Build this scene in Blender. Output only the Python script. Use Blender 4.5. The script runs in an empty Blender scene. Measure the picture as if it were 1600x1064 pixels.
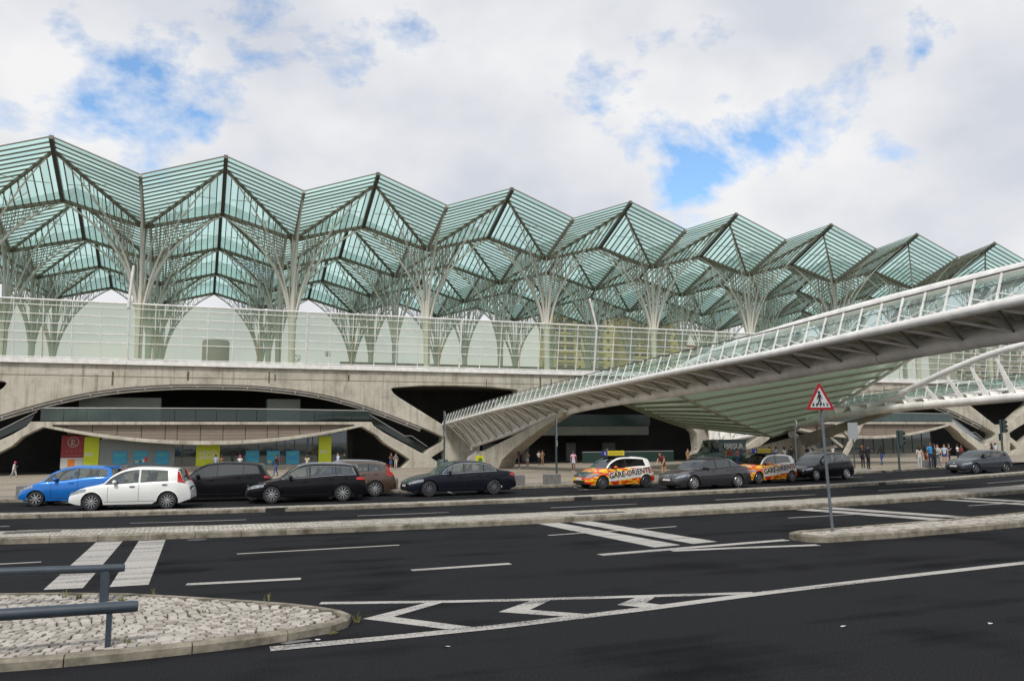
import bpy, bmesh, math, random
from mathutils import Vector, Matrix
R=math.radians
sc=bpy.context.scene
C=sc.collection
random.seed(7)
# ---------------------------------------------------------------- camera
cam=bpy.data.cameras.new('camera'); camo=bpy.data.objects.new('camera',cam); C.objects.link(camo)
cam.sensor_width=36; cam.lens=1253.74/1600*36; cam.clip_start=.1; cam.clip_end=3000
YAW,PITCH,ROLL=.3709,.1233,-.0084
CAMZ=2.35
_f=Vector((math.sin(YAW)*math.cos(PITCH),math.cos(YAW)*math.cos(PITCH),math.sin(PITCH)))
_r=Vector((math.cos(YAW),-math.sin(YAW),0)); _u=_r.cross(_f)
_r2=_r*math.cos(ROLL)+_u*math.sin(ROLL); _u2=_u*math.cos(ROLL)-_r*math.sin(ROLL)
M=Matrix((( _r2.x,_u2.x,-_f.x,0),(_r2.y,_u2.y,-_f.y,0),(_r2.z,_u2.z,-_f.z,CAMZ),(0,0,0,1)))
camo.matrix_world=M
sc.camera=camo
# ---------------------------------------------------------------- sky and sun
SUN_EL,SUN_AZ=R(50),R(215)      # azimuth measured from +Y clockwise: behind the camera, to its left
world=bpy.data.worlds.new('World'); sc.world=world; world.use_nodes=True
nt=world.node_tree; nt.nodes.clear()
def nd(t,typ,**kw):
    n=t.nodes.new(typ)
    for k,v in kw.items():
        if k in n.inputs.keys() if hasattr(n.inputs,'keys') else False: n.inputs[k].default_value=v
        else: setattr(n,k,v)
    return n
out=nd(nt,'ShaderNodeOutputWorld'); bg=nd(nt,'ShaderNodeBackground')
sky=nd(nt,'ShaderNodeTexSky'); sky.sky_type='NISHITA'; sky.sun_disc=False; sky.sun_elevation=SUN_EL; sky.sun_rotation=SUN_AZ
sky.air_density=1.0; sky.dust_density=.3; sky.ozone_density=2.0
tc=nd(nt,'ShaderNodeTexCoord')
sep=nd(nt,'ShaderNodeSeparateXYZ'); nt.links.new(tc.outputs['Generated'],sep.inputs[0])
cb=nd(nt,'ShaderNodeMapping'); nt.links.new(tc.outputs['Generated'],cb.inputs[0]); cb.inputs['Scale'].default_value=(1,1,1.5); cb.inputs['Location'].default_value=(8.842,7.852,2.604)
cn=nd(nt,'ShaderNodeTexNoise'); nt.links.new(cb.outputs[0],cn.inputs['Vector'])
cn.inputs['Scale'].default_value=5.2; cn.inputs['Detail'].default_value=9; cn.inputs['Roughness'].default_value=.61; cn.inputs['Distortion'].default_value=.15
# larger gaps in the cloud sheet
dens=cn.outputs[0]
wn=nd(nt,'ShaderNodeTexNoise'); nt.links.new(tc.outputs['Generated'],wn.inputs['Vector']); wn.inputs['Scale'].default_value=9; wn.inputs['Detail'].default_value=6
ws_=nd(nt,'ShaderNodeVectorMath',operation='MULTIPLY_ADD'); nt.links.new(wn.outputs['Color'],ws_.inputs[0]); ws_.inputs[1].default_value=(.2,.2,.2); nt.links.new(tc.outputs['Generated'],ws_.inputs[2])
wo=nd(nt,'ShaderNodeVectorMath',operation='SUBTRACT'); nt.links.new(ws_.outputs[0],wo.inputs[0]); wo.inputs[1].default_value=(.1,.1,.1)
for (gd,gr,ga) in [((-0.0405, 0.924, 0.3803), 0.085, 0.2), ((-0.1392, 0.9314, 0.3363), 0.07, 0.12), ((0.2152, 0.8492, 0.4822), 0.06, 0.14), ((0.5961, 0.7293, 0.3358), 0.07, 0.2), ((0.5379, 0.7879, 0.2999), 0.05, 0.2), ((0.7011, 0.5853, 0.4073), 0.034, 0.24), ((0.2307, 0.9063, 0.3541), 0.07, 0.11), ((0.4595, 0.8157, 0.3514), 0.03, 0.12), ((0.6436, 0.6382, 0.4225), 0.016, 0.16), ((0.3918, 0.8323, 0.3922), 0.05, 0.06)]:
    dv=nd(nt,'ShaderNodeVectorMath',operation='DISTANCE'); nt.links.new(wo.outputs[0],dv.inputs[0]); dv.inputs[1].default_value=gd
    mr=nd(nt,'ShaderNodeMapRange',interpolation_type='SMOOTHSTEP'); nt.links.new(dv.outputs['Value'],mr.inputs[0]); mr.inputs[1].default_value=0; mr.inputs[2].default_value=gr*1.6; mr.inputs[3].default_value=ga*.8; mr.inputs[4].default_value=0
    sb=nd(nt,'ShaderNodeMath',operation='SUBTRACT'); nt.links.new(dens,sb.inputs[0]); nt.links.new(mr.outputs[0],sb.inputs[1]); dens=sb.outputs[0]
cr=nd(nt,'ShaderNodeValToRGB'); nt.links.new(dens,cr.inputs[0])
cr.color_ramp.elements[0].position=.28; cr.color_ramp.elements[1].position=.415
cn2=nd(nt,'ShaderNodeTexNoise'); nt.links.new(cb.outputs[0],cn2.inputs['Vector'])
cn2.inputs['Scale'].default_value=4.2; cn2.inputs['Detail'].default_value=6; cn2.inputs['Roughness'].default_value=.5
cc=nd(nt,'ShaderNodeValToRGB'); nt.links.new(cn2.outputs[0],cc.inputs[0])
cc.color_ramp.elements[0].position=.34; cc.color_ramp.elements[0].color=(.65,.68,.75,1)
cc.color_ramp.elements[1].position=.62; cc.color_ramp.elements[1].color=(.90,.90,.91,1)
skm=nd(nt,'ShaderNodeMix',data_type='RGBA',blend_type='MULTIPLY'); skm.inputs[0].default_value=1
nt.links.new(sky.outputs[0],skm.inputs[6]); skm.inputs[7].default_value=(.18,.205,.212,1)
mx=nd(nt,'ShaderNodeMix',data_type='RGBA'); nt.links.new(cr.outputs[0],mx.inputs[0]); nt.links.new(skm.outputs[2],mx.inputs[6]); nt.links.new(cc.outputs[0],mx.inputs[7])
nt.links.new(mx.outputs[2],bg.inputs[0]); bg.inputs[1].default_value=1.0
nt.links.new(bg.outputs[0],out.inputs[0])
sl=bpy.data.lights.new('sun','SUN'); sl.energy=2.8; sl.angle=R(10); sl.color=(1,.96,.9)
so=bpy.data.objects.new('sun',sl); C.objects.link(so)
_sd=Vector((math.sin(SUN_AZ)*math.cos(SUN_EL),math.cos(SUN_AZ)*math.cos(SUN_EL),math.sin(SUN_EL)))
so.rotation_euler=_sd.to_track_quat('Z','Y').to_euler(); so.location=_sd*200
vs=sc.view_settings; vs.view_transform='Standard'; vs.look='None'; vs.exposure=0; vs.gamma=1; vs.use_curve_mapping=False
sc.render.engine='CYCLES'
cy=sc.cycles; cy.max_bounces=7; cy.diffuse_bounces=3; cy.glossy_bounces=3; cy.transmission_bounces=5; cy.transparent_max_bounces=28
cy.use_denoising=True; cy.caustics_reflective=False; cy.caustics_refractive=False; cy.sample_clamp_indirect=4
# ---------------------------------------------------------------- materials
MATS={}
def lk(t,a,b): t.links.new(a,b)
def mat(name,col,rough=.6,metal=0,var=0,scale=3,bump=0,bscale=40,spec=.5,col2=None,coat=0,stretch=None,emit=0):
    """Principled material whose colour is mottled between col*(1-var) and col*(1+var) or to col2 by noise in world space."""
    if name in MATS: return MATS[name]
    m=bpy.data.materials.new(name); m.use_nodes=True; t=m.node_tree; b=t.nodes['Principled BSDF']
    b.inputs['Roughness'].default_value=rough; b.inputs['Metallic'].default_value=metal
    b.inputs['Specular IOR Level'].default_value=spec
    if coat: b.inputs['Coat Weight'].default_value=coat; b.inputs['Coat Roughness'].default_value=.04
    c=tuple(col)
    b.inputs['Base Color'].default_value=c+(1,)
    if var or col2 or bump:
        g=nd(t,'ShaderNodeNewGeometry'); vec=g.outputs['Position']
        if stretch:
            mp=nd(t,'ShaderNodeMapping'); lk(t,vec,mp.inputs[0]); mp.inputs['Scale'].default_value=stretch; vec=mp.outputs[0]
    if var or col2:
        n=nd(t,'ShaderNodeTexNoise'); lk(t,vec,n.inputs['Vector']); n.inputs['Scale'].default_value=scale; n.inputs['Detail'].default_value=6; n.inputs['Roughness'].default_value=.62
        r=nd(t,'ShaderNodeValToRGB'); lk(t,n.outputs[0],r.inputs[0])
        r.color_ramp.elements[0].position=.3; r.color_ramp.elements[1].position=.7
        a=tuple(x*(1-var) for x in c) if not col2 else c
        z=tuple(min(1,x*(1+var)) for x in c) if not col2 else tuple(col2)
        r.color_ramp.elements[0].color=a+(1,); r.color_ramp.elements[1].color=z+(1,)
        lk(t,r.outputs[0],b.inputs['Base Color'])
    if bump:
        n2=nd(t,'ShaderNodeTexNoise'); lk(t,vec,n2.inputs['Vector']); n2.inputs['Scale'].default_value=bscale; n2.inputs['Detail'].default_value=4
        bp=nd(t,'ShaderNodeBump'); bp.inputs['Strength'].default_value=bump; bp.inputs['Distance'].default_value=.02
        lk(t,n2.outputs[0],bp.inputs['Height']); lk(t,bp.outputs[0],b.inputs['Normal'])
    if emit:
        b.inputs['Emission Color'].default_value=c+(1,); b.inputs['Emission Strength'].default_value=emit
    MATS[name]=m; return m
def glassmat(name,tint,trans,gloss=.12,rough=.03,diff=None,transl=0,fres=.8,vary=0):
    """thin pane: see-through tinted + mirror by fresnel + a little scattering"""
    if name in MATS: return MATS[name]
    m=bpy.data.materials.new(name); m.use_nodes=True; t=m.node_tree; t.nodes.clear()
    o=nd(t,'ShaderNodeOutputMaterial')
    tr=nd(t,'ShaderNodeBsdfTransparent'); tr.inputs[0].default_value=tuple(tint)+(1,)
    gl=nd(t,'ShaderNodeBsdfGlossy'); gl.inputs['Roughness'].default_value=rough; gl.inputs[0].default_value=(.9,.95,.95,1)
    dcol=tuple(diff or tint)+(1,)
    df=nd(t,'ShaderNodeBsdfDiffuse'); df.inputs[0].default_value=dcol
    tl=nd(t,'ShaderNodeBsdfTranslucent'); tl.inputs[0].default_value=dcol
    m1=nd(t,'ShaderNodeMixShader'); m1.inputs[0].default_value=transl; lk(t,df.outputs[0],m1.inputs[1]); lk(t,tl.outputs[0],m1.inputs[2])
    m2=nd(t,'ShaderNodeMixShader'); m2.inputs[0].default_value=trans; lk(t,m1.outputs[0],m2.inputs[1]); lk(t,tr.outputs[0],m2.inputs[2])
    fr=nd(t,'ShaderNodeFresnel'); fr.inputs[0].default_value=1.5
    mm=nd(t,'ShaderNodeMath',operation='MULTIPLY_ADD'); lk(t,fr.outputs[0],mm.inputs[0]); mm.inputs[1].default_value=fres; mm.inputs[2].default_value=gloss*.3
    m3=nd(t,'ShaderNodeMixShader'); lk(t,mm.outputs[0],m3.inputs[0]); lk(t,m2.outputs[0],m3.inputs[1]); lk(t,gl.outputs[0],m3.inputs[2])
    lk(t,m3.outputs[0],o.inputs[0])
    if vary:
        oi=nd(t,'ShaderNodeObjectInfo')
        for bs,col in ((tr,tint),(tl,dcol[:3])):
            mv=nd(t,'ShaderNodeMapRange'); lk(t,oi.outputs['Random'],mv.inputs[0]); mv.inputs[3].default_value=1-vary; mv.inputs[4].default_value=1+vary*.5
            cm=nd(t,'ShaderNodeVectorMath',operation='SCALE'); cm.inputs[0].default_value=tuple(col); lk(t,mv.outputs[0],cm.inputs['Scale']); lk(t,cm.outputs[0],bs.inputs[0])
    MATS[name]=m; return m
# ---------------------------------------------------------------- mesh helpers
class MB:
    def __init__(s): s.v=[]; s.f=[]; s.m=[]
    def poly(s,pts,mi=0):
        k=len(s.v); s.v+= [tuple(p) for p in pts]; s.f.append(tuple(range(k,k+len(pts)))); s.m.append(mi); return s
    def grid(s,rows,mi=0,closed=False,flip=False):
        k=len(s.v); n=len(rows[0])
        for r in rows: s.v+=[tuple(p) for p in r]
        for i in range(len(rows)-1):
            for j in range(n if closed else n-1):
                a=k+i*n+j; b=k+i*n+(j+1)%n; c=k+(i+1)*n+(j+1)%n; d=k+(i+1)*n+j
                s.f.append((a,d,c,b) if flip else (a,b,c,d)); s.m.append(mi)
        return s
    def box(s,x0,x1,y0,y1,z0,z1,mi=0,mt=None):
        k=len(s.v); P=[(x0,y0,z0),(x1,y0,z0),(x1,y1,z0),(x0,y1,z0),(x0,y0,z1),(x1,y0,z1),(x1,y1,z1),(x0,y1,z1)]
        if mt: P=[tuple(mt@Vector(p)) for p in P]
        s.v+=P
        for q in ((0,3,2,1),(4,5,6,7),(0,1,5,4),(1,2,6,5),(2,3,7,6),(3,0,4,7)): s.f.append(tuple(k+i for i in q)); s.m.append(mi)
        return s
    def beam(s,a,b,w,h,up=(0,0,1),drop=0,mi=0):
        """box along a-b, width w, height h; top face 'drop' below the line a-b"""
        a=Vector(a); b=Vector(b); d=(b-a).normalized(); u=Vector(up); sd=d.cross(u)
        if sd.length<1e-5: sd=d.cross(Vector((1,0,0)))
        sd.normalize(); un=sd.cross(d).normalized()
        k=len(s.v)
        for p in (a,b):
            for sx,sz in ((-1,0),(1,0),(1,1),(-1,1)):
                s.v.append(tuple(p+sd*(sx*w/2)-un*(drop+sz*h)))
        for q in ((0,1,2,3),(7,6,5,4),(0,4,5,1),(1,5,6,2),(2,6,7,3),(3,7,4,0)): s.f.append(tuple(k+i for i in q)); s.m.append(mi)
        return s
    def tube(s,pts,r,n=8,mi=0,cap=True,ry=None):
        pts=[Vector(p) for p in pts]; N=len(pts)
        rad=r if isinstance(r,(list,tuple)) else [r]*N
        k0=len(s.v); ref=None
        for i,p in enumerate(pts):
            d=(pts[min(i+1,N-1)]-pts[max(i-1,0)]).normalized()
            if ref is None:
                ref=Vector((0,0,1)) if abs(d.z)<.9 else Vector((1,0,0))
            e1=(ref-d*ref.dot(d)).normalized(); e2=d.cross(e1); ref=e1
            for j in range(n):
                a=2*math.pi*j/n; s.v.append(tuple(p+e1*(math.cos(a)*rad[i])+e2*(math.sin(a)*(rad[i] if ry is None else ry*rad[i]))))
        for i in range(N-1):
            for j in range(n):
                a=k0+i*n+j; b=k0+i*n+(j+1)%n
                s.f.append((a,b,b+n,a+n)); s.m.append(mi)
        if cap:
            s.f.append(tuple(k0+j for j in range(n-1,-1,-1))); s.m.append(mi)
            s.f.append(tuple(k0+(N-1)*n+j for j in range(n))); s.m.append(mi)
        return s
    def lathe(s,prof,n=24,axis='z',cx=0,cy=0,cz=0,mi=0,closed=False):
        rows=[]
        for (r,h) in prof:
            row=[]
            for j in range(n):
                a=2*math.pi*j/n; c,d=r*math.cos(a),r*math.sin(a)
                row.append((cx+c,cy+d,cz+h) if axis=='z' else ((cx+c,cy+h,cz+d) if axis=='y' else (cx+h,cy+c,cz+d)))
            rows.append(row)
        return s.grid(rows,mi,True)
    def prism(s,poly,d0,d1,fn,mi=0):
        """poly: 2D outline; fn(a,b,depth)->3D"""
        n=len(poly); k=len(s.v)
        for d in (d0,d1): s.v+=[tuple(fn(a,b,d)) for a,b in poly]
        s.f.append(tuple(k+i for i in range(n))); s.m.append(mi)
        s.f.append(tuple(k+n+i for i in range(n-1,-1,-1))); s.m.append(mi)
        for i in range(n):
            j=(i+1)%n; s.f.append((k+i,k+n+i,k+n+j,k+j)); s.m.append(mi)
        return s
    def mesh(s,name,mats,smooth=None,fix=True):
        me=bpy.data.meshes.new(name); me.from_pydata(s.v,[],s.f)
        if not isinstance(mats,(list,tuple)): mats=[mats]
        for m in mats: me.materials.append(m)
        if len(mats)>1: me.polygons.foreach_set('material_index',s.m)
        if fix:
            bm=bmesh.new(); bm.from_mesh(me); bmesh.ops.recalc_face_normals(bm,faces=bm.faces); bm.to_mesh(me); bm.free()
        if smooth is not None:
            me.polygons.foreach_set('use_smooth',[True]*len(me.polygons)); me.set_sharp_from_angle(angle=R(smooth))
        me.update(); return me
    def obj(s,name,mats,parent=None,smooth=None,fix=True):
        return link(name,s.mesh(name,mats,smooth,fix),parent)
def link(name,me,parent=None,loc=None):
    o=bpy.data.objects.new(name,me); C.objects.link(o)
    if parent: o.parent=parent
    if loc: o.location=loc
    return o
def tag(o,label,cat,group=None):
    o['label']=label; o['category']=cat
    if group: o['group']=group
    return o
def thing(name,label,cat,loc=(0,0,0),rz=0,group=None):
    o=bpy.data.objects.new(name,None); C.objects.link(o); o.location=loc; o.rotation_euler=(0,0,rz); o.empty_display_size=.3
    return tag(o,label,cat,group)
def struct(o): o['kind']='structure'; return o
def stuff(o): o['kind']='stuff'; return o
def bez(p0,p1,p2,p3,n):
    o=[]
    for i in range(n+1):
        t=i/n; a=(1-t)**3; b=3*t*(1-t)**2; c=3*t*t*(1-t); d=t**3
        o.append(Vector(p0)*a+Vector(p1)*b+Vector(p2)*c+Vector(p3)*d)
    return o
def lerp(a,b,t): return a+(b-a)*t
def pl(x,pts):
    """piecewise-linear lookup"""
    if x<=pts[0][0]: return pts[0][1]
    for (a,b),(c,d) in zip(pts,pts[1:]):
        if x<=c: return b+(d-b)*(x-a)/(c-a) if c>a else d
    return pts[-1][1]
def sm(x,pts):
    """smooth (Catmull-Rom style) lookup"""
    n=len(pts)
    if x<=pts[0][0]: return pts[0][1]
    if x>=pts[-1][0]: return pts[-1][1]
    for i in range(n-1):
        if x<=pts[i+1][0]:
            x0,y0=pts[i]; x1,y1=pts[i+1]; h=x1-x0
            def sl(j):
                if j==0: return (pts[1][1]-pts[0][1])/(pts[1][0]-pts[0][0])
                if j==n-1: return (pts[-1][1]-pts[-2][1])/(pts[-1][0]-pts[-2][0])
                a=(pts[j][1]-pts[j-1][1])/(pts[j][0]-pts[j-1][0]); b=(pts[j+1][1]-pts[j][1])/(pts[j+1][0]-pts[j][0])
                return 0 if a*b<=0 else 2*a*b/(a+b)
            m0,m1=sl(i),sl(i+1); t=(x-x0)/h
            return y0*(2*t**3-3*t*t+1)+m0*h*(t**3-2*t*t+t)+y1*(-2*t**3+3*t*t)+m1*h*(t**3-t*t)
def text_mesh(name,body,size,mat_,ext=.01,align='LEFT',bold=0,spacing=1.0,shear=0):
    cu=bpy.data.curves.new(name,'FONT'); cu.body=body; cu.size=size; cu.extrude=ext; cu.align_x=align; cu.offset=bold; cu.space_character=spacing; cu.space_line=.8; cu.shear=shear; cu.resolution_u=3
    o=bpy.data.objects.new('tmp',cu); C.objects.link(o)
    dg=bpy.context.evaluated_depsgraph_get(); me=bpy.data.meshes.new_from_object(o.evaluated_get(dg))
    bpy.data.objects.remove(o); bpy.data.curves.remove(cu); me.name=name
    me.materials.clear(); me.materials.append(mat_); return me
def curve_solid(name,polys,thick,mat_,bevel=.03):
    """filled 2D outlines with holes (x,z), extruded along y by +-thick/2"""
    cu=bpy.data.curves.new(name,'CURVE'); cu.dimensions='2D'; cu.fill_mode='BOTH'; cu.extrude=thick/2-bevel; cu.bevel_depth=bevel; cu.bevel_resolution=1; cu.offset=-bevel
    for p in polys:
        s=cu.splines.new('POLY'); s.points.add(len(p)-1); s.use_cyclic_u=True
        for q,(x,z) in zip(s.points,p): q.co=(x,z,0,1)
    o=bpy.data.objects.new('tmp',cu); C.objects.link(o)
    dg=bpy.context.evaluated_depsgraph_get(); me=bpy.data.meshes.new_from_object(o.evaluated_get(dg))
    bpy.data.objects.remove(o); bpy.data.curves.remove(cu); me.name=name
    me.transform(Matrix.Rotation(R(90),4,'X')); me.materials.clear(); me.materials.append(mat_)
    return me
# ---------------------------------------------------------------- shared materials
def concrete_mat():
    m=bpy.data.materials.new('weathered_concrete'); m.use_nodes=True; t=m.node_tree; b=t.nodes['Principled BSDF']; b.inputs['Roughness'].default_value=.85; b.inputs['Specular IOR Level'].default_value=.25
    g=nd(t,'ShaderNodeNewGeometry')
    n=nd(t,'ShaderNodeTexNoise'); lk(t,g.outputs['Position'],n.inputs['Vector']); n.inputs['Scale'].default_value=.55; n.inputs['Detail'].default_value=9; n.inputs['Roughness'].default_value=.68
    r=nd(t,'ShaderNodeValToRGB'); lk(t,n.outputs[0],r.inputs[0])
    r.color_ramp.elements[0].position=.3; r.color_ramp.elements[0].color=(.29,.268,.222,1)
    r.color_ramp.elements[1].position=.68; r.color_ramp.elements[1].color=(.52,.49,.42,1)
    e=r.color_ramp.elements.new(.5); e.color=(.435,.41,.345,1)
    # vertical run-off streaks
    mp=nd(t,'ShaderNodeMapping'); lk(t,g.outputs['Position'],mp.inputs[0]); mp.inputs['Scale'].default_value=(1.6,1.6,.09)
    n2=nd(t,'ShaderNodeTexNoise'); lk(t,mp.outputs[0],n2.inputs['Vector']); n2.inputs['Scale'].default_value=1.5; n2.inputs['Detail'].default_value=6; n2.inputs['Roughness'].default_value=.7
    r2=nd(t,'ShaderNodeValToRGB'); lk(t,n2.outputs[0],r2.inputs[0]); r2.color_ramp.elements[0].position=.52; r2.color_ramp.elements[0].color=(0,0,0,1); r2.color_ramp.elements[1].position=.72; r2.color_ramp.elements[1].color=(.85,.85,.85,1)
    mx=nd(t,'ShaderNodeMix',data_type='RGBA'); lk(t,r2.outputs[0],mx.inputs[0]); lk(t,r.outputs[0],mx.inputs[6]); mx.inputs[7].default_value=(.17,.145,.09,1)
    # dark blotches
    n3=nd(t,'ShaderNodeTexNoise'); lk(t,g.outputs['Position'],n3.inputs['Vector']); n3.inputs['Scale'].default_value=2.6; n3.inputs['Detail'].default_value=5
    r3=nd(t,'ShaderNodeValToRGB'); lk(t,n3.outputs[0],r3.inputs[0]); r3.color_ramp.elements[0].position=.63; r3.color_ramp.elements[0].color=(0,0,0,1); r3.color_ramp.elements[1].position=.75; r3.color_ramp.elements[1].color=(.6,.6,.6,1)
    m2=nd(t,'ShaderNodeMix',data_type='RGBA'); lk(t,r3.outputs[0],m2.inputs[0]); lk(t,mx.outputs[2],m2.inputs[6]); m2.inputs[7].default_value=(.18,.175,.16,1)
    lk(t,m2.outputs[2],b.inputs['Base Color'])
    bp=nd(t,'ShaderNodeBump'); bp.inputs['Strength'].default_value=.25; bp.inputs['Distance'].default_value=.03; lk(t,n.outputs[0],bp.inputs['Height']); lk(t,bp.outputs[0],b.inputs['Normal'])
    MATS['concrete']=m; return m
CONC=concrete_mat()
WHITE=mat('white_painted_steel',(.72,.71,.69),.45,var=.17,scale=1.6,spec=.4)
OFFW=mat('aged_white_steel',(.76,.74,.71),.5,var=.22,scale=.9,stretch=(1,1,.3),spec=.3)
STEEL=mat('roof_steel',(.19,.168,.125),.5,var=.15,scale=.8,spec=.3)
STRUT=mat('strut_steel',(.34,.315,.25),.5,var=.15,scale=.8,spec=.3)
TRUNK=mat('tree_steel',(.66,.64,.56),.5,var=.16,scale=.5,stretch=(1,1,.2),spec=.3)
RUST=mat('rust_streak',(.30,.15,.06),.8,var=.3,scale=4)
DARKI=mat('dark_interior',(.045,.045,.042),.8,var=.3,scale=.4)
DARKM=mat('dark_metal',(.06,.065,.07),.5)
GALV=mat('galvanised_steel',(.33,.35,.36),.45,metal=.5,var=.15,scale=8)
BLACK=mat('black_plastic',(.015,.015,.016),.45)
RUBBER=mat('tyre_rubber',(.018,.018,.019),.75)
ROOFG=glassmat('roof_glass',(.68,.89,.855),.48,gloss=.05,diff=(.56,.83,.775),transl=.92,fres=.12,vary=.16)
SCRG=glassmat('screen_glass',(.74,.80,.70),.68,gloss=.10,diff=(.53,.58,.45),transl=.5,fres=.5)
BALG=glassmat('balcony_glass',(.50,.60,.56),.85,gloss=.15,diff=(.10,.14,.125),transl=.4,fres=.3)
RAILG=glassmat('balustrade_glass',(.70,.85,.80),.85,gloss=.25,diff=(.40,.52,.47),transl=.5)
# ================================================================ ground, roads, kerbs, markings
def sh(X):
    if X<8:
        d=min(8-X,20); s=.008*d*d
        return s+max(0,8-X-20)*.32
    d=min(X-8,36); return .0042*d*d+max(0,X-8-36)*.30
def asphalt():
    m=bpy.data.materials.new('asphalt'); m.use_nodes=True; t=m.node_tree; b=t.nodes['Principled BSDF']; b.inputs['Roughness'].default_value=.92; b.inputs['Specular IOR Level'].default_value=.06
    g=nd(t,'ShaderNodeNewGeometry')
    n=nd(t,'ShaderNodeTexNoise'); lk(t,g.outputs['Position'],n.inputs['Vector']); n.inputs['Scale'].default_value=55; n.inputs['Detail'].default_value=3
    mp=nd(t,'ShaderNodeMapping'); lk(t,g.outputs['Position'],mp.inputs[0]); mp.inputs['Scale'].default_value=(.05,.9,1)
    n2=nd(t,'ShaderNodeTexNoise'); lk(t,mp.outputs[0],n2.inputs['Vector']); n2.inputs['Scale'].default_value=1.6; n2.inputs['Detail'].default_value=5
    n4=nd(t,'ShaderNodeTexNoise'); lk(t,g.outputs['Position'],n4.inputs['Vector']); n4.inputs['Scale'].default_value=.5; n4.inputs['Detail'].default_value=6
    a=nd(t,'ShaderNodeMath',operation='ADD'); lk(t,n2.outputs[0],a.inputs[0]); lk(t,n4.outputs[0],a.inputs[1])
    r=nd(t,'ShaderNodeValToRGB'); lk(t,a.outputs[0],r.inputs[0])
    r.color_ramp.elements[0].position=.75; r.color_ramp.elements[0].color=(.0055,.0058,.0067,1); r.color_ramp.elements[1].position=1.25; r.color_ramp.elements[1].color=(.0145,.015,.0168,1)
    r2=nd(t,'ShaderNodeValToRGB'); lk(t,n.outputs[0],r2.inputs[0]); r2.color_ramp.elements[0].position=.25; r2.color_ramp.elements[0].color=(.3,.3,.3,1); r2.color_ramp.elements[1].position=.8; r2.color_ramp.elements[1].color=(2.3,2.3,2.3,1)
    mx=nd(t,'ShaderNodeMix',data_type='RGBA',blend_type='MULTIPLY'); mx.inputs[0].default_value=1; lk(t,r.outputs[0],mx.inputs[6]); lk(t,r2.outputs[0],mx.inputs[7])
    lk(t,mx.outputs[2],b.inputs['Base Color'])
    bp=nd(t,'ShaderNodeBump'); bp.inputs['Strength'].default_value=.5; bp.inputs['Distance'].default_value=.01; lk(t,n.outputs[0],bp.inputs['Height']); lk(t,bp.outputs[0],b.inputs['Normal'])
    return m
ASPH=asphalt()
def paint_mat():
    m=bpy.data.materials.new('worn_road_paint'); m.use_nodes=True; t=m.node_tree; b=t.nodes['Principled BSDF']; b.inputs['Roughness'].default_value=.75
    g=nd(t,'ShaderNodeNewGeometry')
    n=nd(t,'ShaderNodeTexNoise'); lk(t,g.outputs['Position'],n.inputs['Vector']); n.inputs['Scale'].default_value=28; n.inputs['Detail'].default_value=5
    mp=nd(t,'ShaderNodeMapping'); lk(t,g.outputs['Position'],mp.inputs[0]); mp.inputs['Scale'].default_value=(.25,2.2,1)
    n2=nd(t,'ShaderNodeTexNoise'); lk(t,mp.outputs[0],n2.inputs['Vector']); n2.inputs['Scale'].default_value=1.4; n2.inputs['Detail'].default_value=4
    a=nd(t,'ShaderNodeMath',operation='ADD'); lk(t,n.outputs[0],a.inputs[0]); lk(t,n2.outputs[0],a.inputs[1])
    r=nd(t,'ShaderNodeValToRGB'); lk(t,a.outputs[0],r.inputs[0])
    r.color_ramp.elements[0].position=.74; r.color_ramp.elements[0].color=(.06,.058,.055,1); r.color_ramp.elements[1].position=1.06; r.color_ramp.elements[1].color=(.37,.355,.33,1)
    lk(t,r.outputs[0],b.inputs['Base Color']); return m
PAINT=paint_mat()
KERB=mat('kerb_limestone',(.07,.06,.042),.9,col2=(.31,.28,.22),scale=3.2,bump=.3,bscale=20)
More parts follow.
